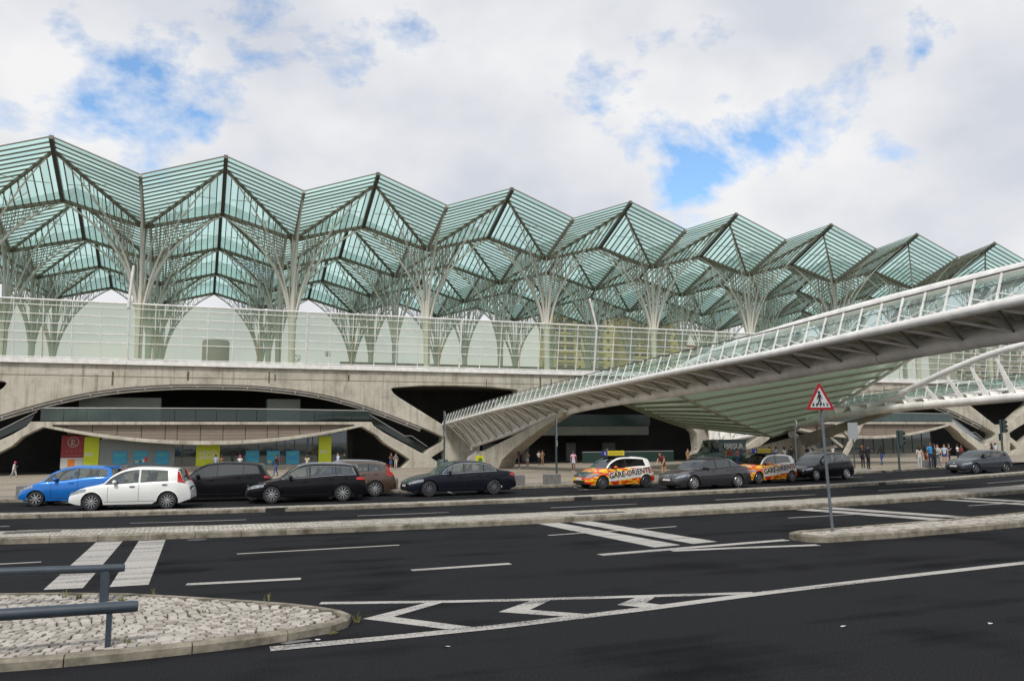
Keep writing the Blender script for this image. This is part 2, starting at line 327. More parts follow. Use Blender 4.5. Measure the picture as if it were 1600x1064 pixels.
def calcada_mat(name,scale,c0,c1,joint,jw=.06):
    m=bpy.data.materials.new(name); m.use_nodes=True; t=m.node_tree; b=t.nodes['Principled BSDF']; b.inputs['Roughness'].default_value=.75
    g=nd(t,'ShaderNodeNewGeometry')
    v=nd(t,'ShaderNodeTexVoronoi'); v.feature='DISTANCE_TO_EDGE'; lk(t,g.outputs['Position'],v.inputs['Vector']); v.inputs['Scale'].default_value=scale; v.inputs['Randomness'].default_value=.55
    v2=nd(t,'ShaderNodeTexVoronoi'); lk(t,g.outputs['Position'],v2.inputs['Vector']); v2.inputs['Scale'].default_value=scale; v2.inputs['Randomness'].default_value=.55
    n=nd(t,'ShaderNodeTexNoise'); lk(t,g.outputs['Position'],n.inputs['Vector']); n.inputs['Scale'].default_value=.35; n.inputs['Detail'].default_value=7; n.inputs['Roughness'].default_value=.65
    sp=nd(t,'ShaderNodeSeparateColor'); lk(t,v2.outputs['Color'],sp.inputs[0])
    a=nd(t,'ShaderNodeMath',operation='MULTIPLY_ADD'); lk(t,sp.outputs[0],a.inputs[0]); a.inputs[1].default_value=.5; lk(t,n.outputs[0],a.inputs[2])
    r=nd(t,'ShaderNodeValToRGB'); lk(t,a.outputs[0],r.inputs[0]); r.color_ramp.elements[0].position=.45; r.color_ramp.elements[0].color=c0+(1,); r.color_ramp.elements[1].position=1.0; r.color_ramp.elements[1].color=c1+(1,)
    rj=nd(t,'ShaderNodeValToRGB'); lk(t,v.outputs[0],rj.inputs[0]); rj.color_ramp.elements[0].position=jw*.4; rj.color_ramp.elements[1].position=jw*1.6
    mx=nd(t,'ShaderNodeMix',data_type='RGBA'); lk(t,rj.outputs[0],mx.inputs[0]); mx.inputs[6].default_value=joint+(1,); lk(t,r.outputs[0],mx.inputs[7])
    lk(t,mx.outputs[2],b.inputs['Base Color'])
    bp=nd(t,'ShaderNodeBump'); bp.inputs['Strength'].default_value=.6; bp.inputs['Distance'].default_value=.02; lk(t,rj.outputs[0],bp.inputs['Height']); lk(t,bp.outputs[0],b.inputs['Normal'])
    return m
CALC=calcada_mat('cobbled_strip',8.5,(.27,.25,.21),(.52,.49,.43),(.10,.09,.075),.07)
PLAZ=calcada_mat('plaza_paving',7,(.24,.205,.155),(.36,.31,.245),(.16,.14,.11),.05)
COB=[mat('cobble_pale_%s'%n,c,.7,var=.12,scale=9,bump=.3,bscale=30) for n,c in (('a',(.36,.335,.295)),('b',(.30,.275,.24)),('c',(.42,.39,.35)),('d',(.23,.205,.175)))]
SAND=mat('joint_soil',(.055,.045,.035),.95,var=.3,scale=12)
g=MB(); g.poly([(-1500,-1500,-.75),(1500,-1500,-.75),(1500,1500,-.75),(-1500,1500,-.75)])
struct(g.obj('ground',mat('earth',(.16,.15,.13),.9,var=.2,scale=.05)))
XS=[-90+i*3 for i in range(30)]+[i*1.0 for i in range(0,61)]+[63+i*4 for i in range(18)]
g=MB(); g.grid([[(x,-60,0) for x in XS],[(x,36.6+sh(x),0) for x in XS]]); struct(g.obj('road',ASPH))
def plaza_z(x,y):
    y0=36.6+sh(x)
    if y0>80: y0=80
    return .12+(-.55-.12)*min(1,max(0,(y-y0)/(87-y0)))
rows=[]
for k in range(26):
    row=[]
    for x in XS:
        y0=36.75+sh(x); y=lerp(y0,max(92,y0+1),k/25); row.append((x,y,plaza_z(x,y)))
    rows.append(row)
g=MB(); g.grid(rows); plaza=struct(g.obj('plaza',PLAZ,smooth=40))
g=MB(); g.poly([(-90,92,-.55),(133,92,-.55),(133,200,-.55),(-90,200,-.55)]); struct(g.obj('station_floor',mat('floor_slab',(.16,.15,.14),.7,var=.2,scale=.6)))
# dark stone bands laid in the plaza paving near the kerb
DBAND=mat('dark_stone_band',(.10,.09,.08),.8,var=.25,scale=5)
for dy,w in ((1.5,.22),(2.7,.16),(9.5,.2),(19,.2)):
    g=MB(); g.grid([[(x,36.75+sh(x)+dy+e,plaza_z(x,36.75+sh(x)+dy+e)+.006) for x in XS if -40<x<70] for e in (0,w)]); g.obj('stone_band',DBAND,plaza)
def kerb_run(parent,fy,h,w,x0,x1,step,mt=KERB,side=1,rnd=random.Random(3)):
    """kerb stones along y=fy(x); each stone an object"""
    x=x0
    while x<x1:
        L=step*rnd.uniform(.92,1.08); a=x+.006; b=x+L-.006; dz=rnd.uniform(-.006,.006)
        ya,yb=fy(a),fy(b); c=.025*side
        P=[]
        m=MB()
        def sec(xx,yy): return [(xx,yy,-.05),(xx,yy,h-.025+dz),(xx,yy+c,h+dz),(xx,yy+w*side,h+dz-.002),(xx,yy+w*side,-.05)]
        A,B=sec(a,ya),sec(b,yb)
        m.grid([A,B],0,True); m.poly(A); m.poly(B[::-1])
        m.obj('kerb_stone',mt,parent); x+=L
# ---- far kerb of the taxi rank (plaza edge)
pk=struct(thing('plaza_kerb','x','x')); del pk['label']; del pk['category']
kerb_run(pk,lambda x:36.6+sh(x),.125,.3,-14,58,1.25)
# ---- cobbled median strip
med=MB(); XM=[x for x in XS if -60<=x<=100]
med.grid([[(x,21.3+sh(x)+.24,.143) for x in XM],[(x,23.15+sh(x)-.2,.143) for x in XM]])
median=struct(med.obj('median_strip',CALC))
kerb_run(median,lambda x:21.3+sh(x),.145,.25,-12,46,1.1)
kerb_run(median,lambda x:23.15+sh(x),.145,.22,-12,46,1.1,side=-1)
m=MB(); m.box(-4.45,-3.2,22.35+sh(-3.9),22.85+sh(-3.9),.1,.152); m.obj('utility_cover',mat('cast_iron',(.05,.05,.052),.6,var=.3,scale=20),median)
m=MB(); m.box(10.6,12.2,21.9,22.25,.1,.152); m.obj('utility_cover',MATS['cast_iron'],median)
# ---- narrow kerbed divider beside the taxi rank
dv=MB(); dv.grid([[(x,28.55+sh(x)+.22,.122) for x in XM],[(x,29.5+sh(x)-.2,.122) for x in XM]])
div=struct(dv.obj('lane_divider',CALC))
kerb_run(div,lambda x:28.55+sh(x),.125,.23,-14,58,1.2)
kerb_run(div,lambda x:29.5+sh(x),.125,.22,-14,58,1.2,side=-1)
for x in (2.2,13.7,31):
    m=MB(); m.box(x,x+.75,28.53+sh(x+.4),28.7+sh(x+.4),.0,.131); m.obj('drain_inlet',BLACK,div)
# ---- near traffic island with visible cobbles
ISL=[(-9,15.2),(-5,15.0),(-2.73,14.54),(-1.82,14.2),(-.91,13.74),(-.01,13.06),(.85,12.35),(1.3,11.95),(1.65,11.55),(1.87,11.2),(1.95,10.92),(1.86,10.65),(1.62,10.42),(1.08,10.22),(.6,10.1),(.02,10.04),(-.63,10.0),(-1.25,10.0),(-1.85,10.05),(-3.2,10.2),(-6,10.6),(-9,11)]
def offset_poly(P,d):
    n=len(P); o=[]
    A=sum(P[i][0]*P[(i+1)%n][1]-P[(i+1)%n][0]*P[i][1] for i in range(n)); s=1 if A>0 else -1
    for i in range(n):
        a=Vector(P[i-1]); b=Vector(P[i]); c=Vector(P[(i+1)%n])
        n1=Vector((-(b-a).y,(b-a).x)).normalized(); n2=Vector((-(c-b).y,(c-b).x)).normalized(); nn=(n1+n2).normalized()
        o.append(tuple(b+nn*(d*s/max(.5,nn.dot(n1)))))
    return o
def inside(p,P):
    x,y=p; r=False; n=len(P)
    for i in range(n):
        x1,y1=P[i]; x2,y2=P[(i+1)%n]
        if (y1>y)!=(y2>y) and x<(x2-x1)*(y-y1)/(y2-y1)+x1: r=not r
    return r
def island(name,P,h,kw,cob_range,n_single,tw):
    inner=offset_poly(P,kw)
    m=MB(); m.poly([(x,y,h-.03) for x,y in inner]); isl=struct(m.obj(name,SAND))
    # kerb stones follow the outline
    pts=[Vector(p) for p in P]; seg=[]; 
    n=len(P); acc=0; cur=[0]; runs=[]
    for i in range(n):
        a=pts[i]; b=pts[(i+1)%n]; L=(b-a).length; acc+=L; cur.append(i+1)
        if acc>.85: runs.append(cur); cur=[i+1]; acc=0
    if len(cur)>1: runs.append(cur)
    inn=offset_poly(P,kw-.012)
    edge=offset_poly(P,.03)
    for rn in runs:
        if len(rn)<2: continue
        m=MB(); rows=[]
        for q,i in enumerate(rn):
            j=i%n; o=Vector(P[j]); e=Vector(edge[j]); k=Vector(inn[j])
            t=0
            if q in (0,len(rn)-1):
                nb=rn[1] if q==0 else rn[-2]; dv=(Vector(P[nb%n])-o); t=.006/max(dv.length,.01)
                nbj=nb%n; o=o.lerp(Vector(P[nbj]),t); e=e.lerp(Vector(edge[nbj]),t); k=k.lerp(Vector(inn[nbj]),t)
            rows.append([(o.x,o.y,-.04),(o.x,o.y,h-.03),(e.x,e.y,h),(k.x,k.y,h+.001),(k.x,k.y,-.04)])
        m.grid(rows,0,True); m.poly(rows[0]); m.poly(rows[-1][::-1]); m.obj('kerb_stone',KERB,isl)
    # cobbles: shared bevelled block meshes, laid in wavering rows
    rnd=random.Random(11); var=[]
    for k in range(10):
        mb=MB(); a=.056; q=[(-a*rnd.uniform(.8,1.05),-a*rnd.uniform(.8,1.05)),(a*rnd.uniform(.8,1.05),-a*rnd.uniform(.8,1.05)),(a*rnd.uniform(.8,1.05),a*rnd.uniform(.8,1.05)),(-a*rnd.uniform(.8,1.05),a*rnd.uniform(.8,1.05))]
        lo=[(x,y,-.04) for x,y in q]; mi=[(x,y,-.008) for x,y in q]; hi=[(x*.86,y*.86,rnd.uniform(-.002,.003)) for x,y in q]
        mb.grid([lo,mi,hi],0,True); mb.poly(hi); var.append(mb)
    meshes=[[v.mesh('cobble',c) for v in var] for c in COB]
    clear=offset_poly(P,kw+.045); cells=[]
    xa,xb,ya,yb=cob_range; st=.122
    ni=int((xb-xa)/st); nj=int((yb-ya)/st)
    for i in range(ni):
        for j in range(nj):
            X=xa+i*st+(j%2)*st*.5*rnd.uniform(.6,1.2); Y=ya+j*st
            # rows bend in shallow fans
            wx=.10*math.sin(Y*2.1+X*.5)+.05*math.sin(Y*5.3); wy=.12*math.sin(X*1.7)+.06*math.sin(X*3.9+Y)
            x=X+wx+rnd.uniform(-.012,.012); y=Y+wy+rnd.uniform(-.012,.012)
            if not inside((x,y),clear): continue
            ang=rnd.gauss(0,.12)+.35*math.cos(X*1.7)*.5
            cells.append((math.hypot(x,y),x,y,ang,rnd.randrange(10),rnd.choices(range(4),(4,3,3,1.4))[0],rnd.uniform(-.005,.004)))
    cells.sort()
    rest=MB()
    vis=[c for c in cells if c[1]>tw]; hid=[c for c in cells if c[1]<=tw]
    for q,(d,x,y,a,k,c,dz) in enumerate(vis+hid):
        s=1.0
        if q<n_single:
            o=link('cobble',meshes[c][k],isl,(x,y,h+dz-.004)); o.rotation_euler=(rnd.gauss(0,.03),rnd.gauss(0,.03),a)
        else:
            b=var[k]; k0=len(rest.v); ca,sa=math.cos(a),math.sin(a)
            rest.v+=[(x+vx*ca-vy*sa,y+vx*sa+vy*ca,h+dz-.004+vz) for vx,vy,vz in b.v]
            rest.f+=[tuple(k0+i for i in f) for f in b.f]; rest.m+=[c]*len(b.f)
    if rest.f: stuff(rest.obj('cobble_field',COB,isl,fix=False))
    return isl
island_near=island('traffic_island',ISL,.115,.13,(-6,2.2,9.8,15.4),300,-2.6)
ISR=[(12.86,15.25),(12.92,14.95),(13.05,14.78),(13.3,14.66),(15.25,14.63),(17.5,14.8),(20.1,15.05),(24,15.7),(30,17.2),(38,20),(38,22),(30,19.0),(24,17.25),(21.9,16.75),(19.07,16.35),(16.68,16.1),(14.4,15.9),(13.4,15.8),(13.0,15.6)]
island_far=island('traffic_island',ISR,.15,.2,(12.8,26,14.5,18.5),0,12)
# ---- painted markings: thin sheets 4 mm above the asphalt
def mark(name,pts,z=.004):
    m=MB(); m.poly([(x,y,z) for x,y in pts]); o=m.obj(name,PAINT); struct(o); return o
def strip(name,line,w,z=.004):
    m=MB(); L=[];Rr=[]
    for i,(x,y) in enumerate(line):
        a=Vector(line[max(i-1,0)]); b=Vector(line[min(i+1,len(line)-1)]); d=(b-a).normalized(); n=Vector((-d.y,d.x))*w/2
        L.append((x+n.x,y+n.y,z)); Rr.append((x-n.x,y-n.y,z))
    m.grid([L,Rr]); struct(m.obj(name,PAINT))
for q in ([(-2.2,22.0),(-1.62,21.95),(-1.68,15.2),(-2.26,15.28)],[(-1.26,21.82),(-.66,21.8),(-.69,15.1),(-1.28,15.12)],
          [(9.02,21.3),(9.66,21.3),(10.09,15.7),(9.36,15.6)],[(10.05,21.3),(10.67,21.3),(11.17,15.85),(10.45,15.75)],
          [(18.35,21.65),(19.05,21.7),(20.2,16.95),(19.5,16.85)],[(19.41,21.8),(20.14,21.85),(21.3,17.2),(20.65,17.0)],
          [(25.87,22.6),(26.5,22.65),(27.2,18.5),(26.6,18.4)],[(27.1,22.8),(27.8,22.9),(28.5,18.9),(27.85,18.7)]): mark('crossing_bar',q)
for a,b in (((-3.6,18.85),(-2.85,18.82)),((.85,18.38),(4.35,18.36)),((8.15,18.6),(12.1,19.0)),((16.3,19.55),(19.1,19.6)),((24.5,20.3),(27.4,20.45)),((-9,19.6),(-6.5,19.3))): strip('lane_dash',[a,b],.11,.006)
for a,b in (((-.1,14.86),(1.74,14.65)),((3.72,14.74),(5.66,14.74)),((-6,16.3),(-4,16.1))): strip('lane_dash',[a,b],.2)
for a,b in ((-1.8,1.45),(4.8,7.8),(11.5,15),(18.6,24),(-8,-5),(28,33),(37,42)): strip('lane_dash',[(lerp(a,b,k/4),25.95+sh(lerp(a,b,k/4))) for k in range(5)],.1)
strip('edge_line',[(7.75,15.06),(9.5,15.2),(11.5,15.35),(12.8,15.45)],.26); strip('edge_line',[(9.4,14.98),(11,14.75),(12.8,14.43)],.24,.006)
strip('edge_line',[(1.75,12.35),(2.7,12.0),(3.6,11.68),(4.23,11.48),(6,11.0),(8.0,10.46)],.17)
strip('edge_line',[(.85,9.9),(2.2,9.88),(3.65,9.9),(5.8,10.09),(8.2,10.38),(11,10.62),(14.4,10.85),(19,11.2),(26,11.9)],.22,.008)
def chevron(tip,up,lo,w):
    t,u,l=Vector(tip),Vector(up),Vector(lo); w=Vector((w,0))
    m=MB(); z=.0055
    m.poly([(t.x,t.y,z),(t.x+w.x*1.25,t.y-.04,z),(u.x+w.x,u.y,z),(u.x,u.y,z)]); m.poly([(t.x,t.y,z),(l.x,l.y,z),(l.x+w.x,l.y,z),(t.x+w.x*1.25,t.y-.04,z)])
    struct(m.obj('chevron_mark',PAINT))
chevron((2.13,11.05),(3.25,11.78),(3.02,10.0),.32); chevron((3.94,10.73),(4.68,11.3),(4.72,10.05),.36); chevron((5.66,10.5),(6.2,10.88),(5.95,10.15),.36)
for lab,x,y,r in (('m',.05,21.5,.2),('m',-5.5,26.6,.3)):
    m=MB(); m.lathe([(0,.008),(r,.008),(r+.03,.002)],24,'z',cx=x,cy=y); struct(m.obj('manhole_cover',mat('manhole_iron',(.035,.035,.036),.55,var=.4,scale=25)))
m=MB(); m.poly([(1.05,10.06,.005),(1.36,10.12,.005),(1.32,10.2,.005),(1.1,10.2,.005),(.98,10.12,.005)]); struct(m.obj('drain_cover',mat('drain_grey',(.13,.13,.13),.7)))
# parking bay ticks by the kerb
for x in (-5.0,5.2,10.6,17.2,29.5,36.2):
    strip('bay_line',[(x,34.2+sh(x)),(x+.25,36.2+sh(x))],.12); strip('bay_line',[(x-.5,34.2+sh(x)),(x+.7,34.15+sh(x))],.1,.006)
# light plaza crossing patch near the traffic light
for y in (38.2,39.2): strip('crossing_bar',[(36.5,y+3.3),(43,y+3.6)],.5,.16)
# ---- low round guard rails on the island
def low_rail(label,y,x0,x1,zl,zr,r,posts,pr):
    t=thing('guard_rail',label,'rail',(x1,y,.15),0)
    m=MB(); m.tube([(x0-x1,0,zl-.15),(-.06,0,zr-.15),(0,0,zr-.15)],[r,r,r*.9],14); m.obj('top_rail',RAILB,t,smooth=40)
    for x in posts:
        z=lerp(zl,zr,(x-x0)/(x1-x0)); m=MB(); m.box(x-x1-pr,x-x1+pr,-pr*1.3,pr*1.3,-.09,z-.15-r*.6); m.obj('post',RAILB,t)
RAILB=mat('blue_grey_rail',(.032,.046,.062),.45,var=.2,scale=5)
low_rail('blue-grey tube guard rail at the back of the cobbled island',13.2,-7,-.93,.72,.56,.058,(-1.18,-3.9,-6.6),.055)
low_rail('blue-grey tube guard rail nearest the camera on the cobbled island',10.31,-6,-.57,.58,.52,.066,(-.86,-3.4,-5.8),.028)
# weeds in the joints
WEED=mat('dry_weed',(.10,.13,.035),.8,col2=(.26,.19,.07),scale=9)
def weed(label,x,y,z,h,n,rnd):
    m=MB()
    for i in range(n):
        a=rnd.uniform(0,6.28); l=h*rnd.uniform(.4,1); dx,dy=math.cos(a)*l*.45,math.sin(a)*l*.45; bx,by=rnd.uniform(-.04,.04),rnd.uniform(-.03,.03); w=rnd.uniform(.003,.008)
        m.poly([(bx-w,by,0),(bx+w,by,0),(bx+dx*.5+w*.7,by+dy*.5,l*.7),(bx+dx*.5-w*.7,by+dy*.5,l*.7)]); m.poly([(bx+dx*.5-w*.7,by+dy*.5,l*.7),(bx+dx*.5+w*.7,by+dy*.5,l*.7),(bx+dx,by+dy,l)])
        if i%2==0: m.poly([(bx+dx*.3,by+dy*.3,l*.45),(bx+dx*.3+.03,by+dy*.3+.015,l*.5),(bx+dx*.3+.045,by+dy*.3,l*.58),(bx+dx*.3+.015,by+dy*.3-.01,l*.52)])
    o=m.obj('weed',WEED,fix=False); o.location=(x,y,z); tag(o,label,'weed','weeds around the near cobbled island')
rw=random.Random(5)
for lab,x,y,z,h,n in (('tall green weed at the rounded tip of the near cobbled island',2.02,10.85,.01,.3,26),('thin upright weed stalk on the far kerb of the near island',1.0,12.35,.13,.24,7),
    ('dry grass tuft behind the back guard rail post',-1.55,13.55,.14,.16,40),('dry grass clump left of the back guard rail post',-1.75,13.75,.14,.3,14),
    ('low weed patch right of the back guard rail post',-.95,13.1,.14,.13,30),('small weed at the foot of the front guard rail post',-.66,10.4,.14,.12,24),('dry litter of grass along the near island gutter',1.62,10.32,.01,.09,34),
    ('small green weed amid the cobbles of the near island',.15,11.8,.14,.1,16),('thin dry stalk behind the back guard rail',-.55,13.45,.14,.22,8)):
    weed(lab,x,y,z-.03 if z>.1 else z,h*.5,max(5,n//2),rw)
rl=random.Random(9); LIT=mat('white_litter',(.6,.6,.58),.7)
for lab,x,y in (('scrap of white paper on the asphalt below the chevrons',2.75,9.2),('white paper scrap on the open road at lower right',7.6,8.2),('tiny white scrap at the foot of the near island kerb',1.42,10.12),('white scrap on the asphalt near the right edge',9.4,7.6)):
    m=MB(); a=rl.uniform(0,3); pts=[(math.cos(a+i*1.2)*.045*rl.uniform(.6,1.2),math.sin(a+i*1.2)*.03,.006+rl.uniform(0,.012)) for i in range(5)]
    m.poly(pts); m.poly([(px*.96,py*.96,pz-.002) for px,py,pz in pts][::-1]); o=m.obj('litter',LIT,fix=False); o.location=(x,y,0); tag(o,lab,'litter')
# ================================================================ station building (lower concrete level)
FY=86.6                                   # front plane of the concrete façade
st=thing('station_building','long concrete station front with shallow arches and dark openings under the platforms','station',(44,FY,0))
st.location=(0,0,0)
ARCH=[(0,8.15),(3,8.12),(5,8.0),(8,7.72),(11,7.25),(14,6.5),(17,5.55),(20,4.45),(23,3.25),(24.1,2.75)]
def arch_pts(c,s):
    """opening above the balcony, one closed outline around centre c"""
    top=[(o,sm(o,ARCH)) for o in [i*24.1/26 for i in range(27)]]
    right=[(24.0,2.2),(21.8,.9),(17.4,3.25),(16.3,4.0),(16.0,4.42)]
    half=top+right
    return [(c+x,z) for x,z in half]+[(c-x,z) for x,z in half[::-1][:-1]]
def lens(o,inner=False):
    if inner: return 2.48+(4.02-2.48)*(abs(o)/14.3)**2.0
    return 2.1+(4.05-2.1)*(abs(o)/15.6)**2.0
def ground_hole(c):
    half=[(o,lens(o)) for o in [i*15/16 for i in range(17)]]+[(16.6,3.0),(17.4,2.15),(19.4,.95),(20.3,.35),(20.0,-.05),(19.2,-.9)]
    return [(c+x,z) for x,z in half]+[(c-x,z) for x,z in half[::-1][:-1]]
def lens_hole(c):
    lo=[(o,lens(o,True)) for o in [i*14.2/14 for i in range(-14,15)]]
    return [(c+x,z) for x,z in lo]+[(c+14.2,4.12),(c-14.2,4.12)]
def spandrel(p):
    return [(p+x,z) for x,z in ((-7.45,7.98),(-7.2,7.55),(-6.6,7.1),(-1.5,4.05),(1.5,4.05),(6.6,7.1),(7.2,7.55),(7.45,7.98),(7.2,8.15),(4,8.42),(0,8.5),(-4,8.42),(-7.2,8.15))]
def foot_hole(p,s): return [(p+s*x,z) for x,z in ((-2.9,.5),(-1.5,1.35),(-1.3,-.35),(-1.6,-.35))]
# main entrance between the piers at 26.9 and 61.5
def main_hole():
    half=[(0,7.7),(4,7.55),(8,6.9),(11,5.7),(13,4.4),(14.4,3.0),(14.6,1.0),(13.6,-.9)]
    return [(44.2+x,z) for x,z in half]+[(44.2-x,z) for x,z in half[::-1][:-1]]
PIERS=[-24.3,26.9,61.5,112.7]; CEN=[1.3,87.1,138.3]
outer=[(-75,-1.2),(165,-1.2),(165,9.95),(-75,9.95)]
holes=[outer]
for c in CEN: holes+= [arch_pts(c,1),ground_hole(c),lens_hole(c)]
for c in (-49.9,): holes+=[arch_pts(c,1),ground_hole(c),lens_hole(c)]
for p in PIERS: holes.append(spandrel(p))
holes.append(main_hole())
for p,s in ((26.9,1),(-24.3,-1),(-24.3,1),(61.5,-1),(112.7,1),(112.7,-1)): holes.append(foot_hole(p,s))
me=curve_solid('concrete_front',holes,1.7,CONC,.05)
o=link('concrete_front',me,st,(0,FY+.85,0))
# recessed joint line along the beam
g=MB(); g.box(-75,165,FY-.012,FY+.02,8.78,8.84); g.obj('shadow_joint',mat('joint_dark',(.12,.11,.09),.9),st)
rs=random.Random(21); STAIN=mat('rust_brown_stain',(.13,.095,.05),.9,var=.4,scale=3); PATCH=mat('pale_repair_patch',(.47,.45,.40),.85,var=.1,scale=3)
for x in (-8.0,-1.2,6.6,7.2,14.8,30.5,37.2,38.6,41.0,48,71,90):
    z1=rs.uniform(9.2,9.7); z0=z1-rs.uniform(.7,1.7); w=rs.uniform(.05,.11)
    g=MB(); g.box(x-w,x+w,FY-.006,FY+.01,z0,z1); g.obj('rust_stain',STAIN,st)
for x0,w,z,h in ((-14.9,1.1,9.0,.42),(-13.6,.9,8.95,.3),(-12.2,1.5,8.98,.5),(-10.4,1.3,9.02,.55),(-14.0,3.9,8.6,.13)):
    g=MB(); n=9; pts=[(x0+w*i/n,z+rs.uniform(-.05,.05)) for i in range(n+1)]+[(x0+w-w*i/n,z+h+rs.uniform(-.09,.06)) for i in range(n+1)]
    g.prism(pts,FY-.005,FY+.01,lambda a,b,d:(a,d,b)); g.obj('repair_patch',PATCH,st)
# raised platform deck, dark ceiling and inner walls
g=MB(); g.box(-75,165,FY+1.72,170,8.9,9.94); g.obj('platform_slab',mat('slab_concrete',(.22,.21,.19),.85,var=.2,scale=.5),st)
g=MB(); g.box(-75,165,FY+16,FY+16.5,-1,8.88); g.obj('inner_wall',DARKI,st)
for x in (-75,164.5):
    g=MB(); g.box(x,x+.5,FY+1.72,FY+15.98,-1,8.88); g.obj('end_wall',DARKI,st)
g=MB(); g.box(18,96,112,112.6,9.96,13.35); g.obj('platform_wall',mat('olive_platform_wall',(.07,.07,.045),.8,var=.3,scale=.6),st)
# upper (mezzanine) floor and shop walls behind the arches
WOOD=mat('weathered_wood_panel',(.17,.135,.105),.75,col2=(.26,.215,.175),scale=2.5,stretch=(1,1,14))
PALEW=mat('pale_green_wall',(.21,.23,.20),.7,var=.15,scale=.6)
HANDR=mat('brushed_handrail',(.45,.45,.44),.35,metal=.6)
SHOPG=glassmat('shop_glass',(.30,.36,.34),.55,gloss=.3,diff=(.10,.13,.125),transl=.2)
LIME=mat('lime_panel',(.55,.64,.02),.5,var=.04,scale=1)
POSTB=mat('poster_blue',(.02,.22,.46),.5,col2=(.04,.36,.50),scale=1.3,stretch=(.4,1,2.4))
LETW=mat('white_lettering',(.75,.76,.72),.5)
PLIN=mat('plinth_stone',(.33,.31,.27),.8,var=.15,scale=2)
for c,full in ((1.3,True),(87.1,True)):
    g=MB(); g.box(c-16,c+16,FY+1.72,FY+15.9,3.9,4.3); g.obj('mezzanine_floor',mat('mezzanine_concrete',(.2,.19,.17),.85),st)
    # balcony: horizontally boarded panels set back inside the concrete lens
    bal=MB(); bal.prism([(c+o,lens(o,True)-.12) for o in [i*14.4/12 for i in range(-12,13)]]+[(c+14.4,4.28),(c-14.4,4.28)],FY+.62,FY+.9,lambda a,b,d:(a,d,b)); bal=bal.obj('balcony',DARKM,st)
    x=c-14.1; k=0
    while x<c+14.0:
        w=2.15 if k%5 else 1.1; x1=min(x+w,c+14.1)
        nb=5; zt=4.1; zb=min(lens(x-c,True),lens(x1-c,True))-.08
        for b in range(nb):
            z0=zb+(zt-zb)*b/nb; z1=zb+(zt-zb)*(b+1)/nb-.025
            g=MB(); g.box(x+.03,x1-.03,FY+.42+rs.uniform(-.008,.008),FY+.6,z0,z1); g.obj('board',WOOD,bal)
        x=x1; k+=1
    # glass balustrade with steel handrail
    bs=MB(); bs.tube([(c-15.5,FY+.35,5.72),(c-8,FY+.35,5.76),(c,FY+.35,5.77),(c+8,FY+.35,5.72),(c+16,FY+.35,5.62)],.055,8); bs=bs.obj('balustrade_rail',HANDR,st,smooth=50)
    for i in range(16):
        a=c-15.3+i*1.95; g=MB(); g.box(a+.02,a+1.93,FY+.34,FY+.36,4.5,5.66); g.obj('pane',BALG,bs)
    # stair flights on both sides: handrails along the legs
    for s in (-1,1):
        g=MB(); g.tube([(c+s*15.6,FY+.5,5.4),(c+s*19.8,FY+.5,2.9),(c+s*20.6,FY+.5,2.9),(c+s*22.4,FY+.5,1.7)],.045,6); g.obj('stair_rail',HANDR,st)
        g=MB(); g.poly([(c+s*15.8,FY+.55,5.1),(c+s*22.2,FY+.55,1.65),(c+s*22.0,FY+.55,.95),(c+s*16.2,FY+.55,4.2)]); g.obj('stair_glass',BALG,st)
    # white lighting rail and brackets under the arch
    al=MB(); P=[(c+o,FY+.25,sm(abs(o),ARCH)-.13) for o in [i*.8 for i in range(-28,28)]]; al.tube(P,.085,8); al=al.obj('arch_light_rail',WHITE,st,smooth=50)
    P2=[(x,FY+.75,z-.22) for x,y,z in P]; g=MB(); g.tube(P2,.11,6); g.obj('arch_gutter',OFFW,al)
    for i in range(2,len(P),3):
        g=MB(); g.beam(P[i],P2[i],.08,.16); g.obj('bracket',OFFW,al)
    # pale walls set back on the mezzanine
    for a,b in ((c-12.4,c-5.0),(c+5.4,c+8.8)):
        g=MB(); g.box(a,b,FY+2.6,FY+5,4.32,6.9); g.obj('mezzanine_kiosk',PALEW,st)
    # ground floor shop front
    g=MB(); g.box(c-13.6,c+15.0,FY+2.2,FY+2.9,-.9,-.02); g.obj('shop_plinth',PLIN,st)
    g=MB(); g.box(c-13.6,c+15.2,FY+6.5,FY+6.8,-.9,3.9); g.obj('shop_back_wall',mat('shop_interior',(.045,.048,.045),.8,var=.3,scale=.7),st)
    x=c-10.2
    for i in range(13):
        w=1.85; g=MB(); g.box(x+.03,x+w-.03,FY+2.45,FY+2.47,0,3.6); g.obj('shop_window',SHOPG,st)
        g=MB(); g.box(x+w-.035,x+w+.035,FY+2.38,FY+2.5,-.02,3.7); g.obj('mullion',DARKM,st); x+=w
YS=FY+2.33
def lime(x0,x1,z0,z1):
    g=MB(); g.box(x0,x1,YS-.06,YS,z0,z1); return g.obj('lime_panel',LIME,st)
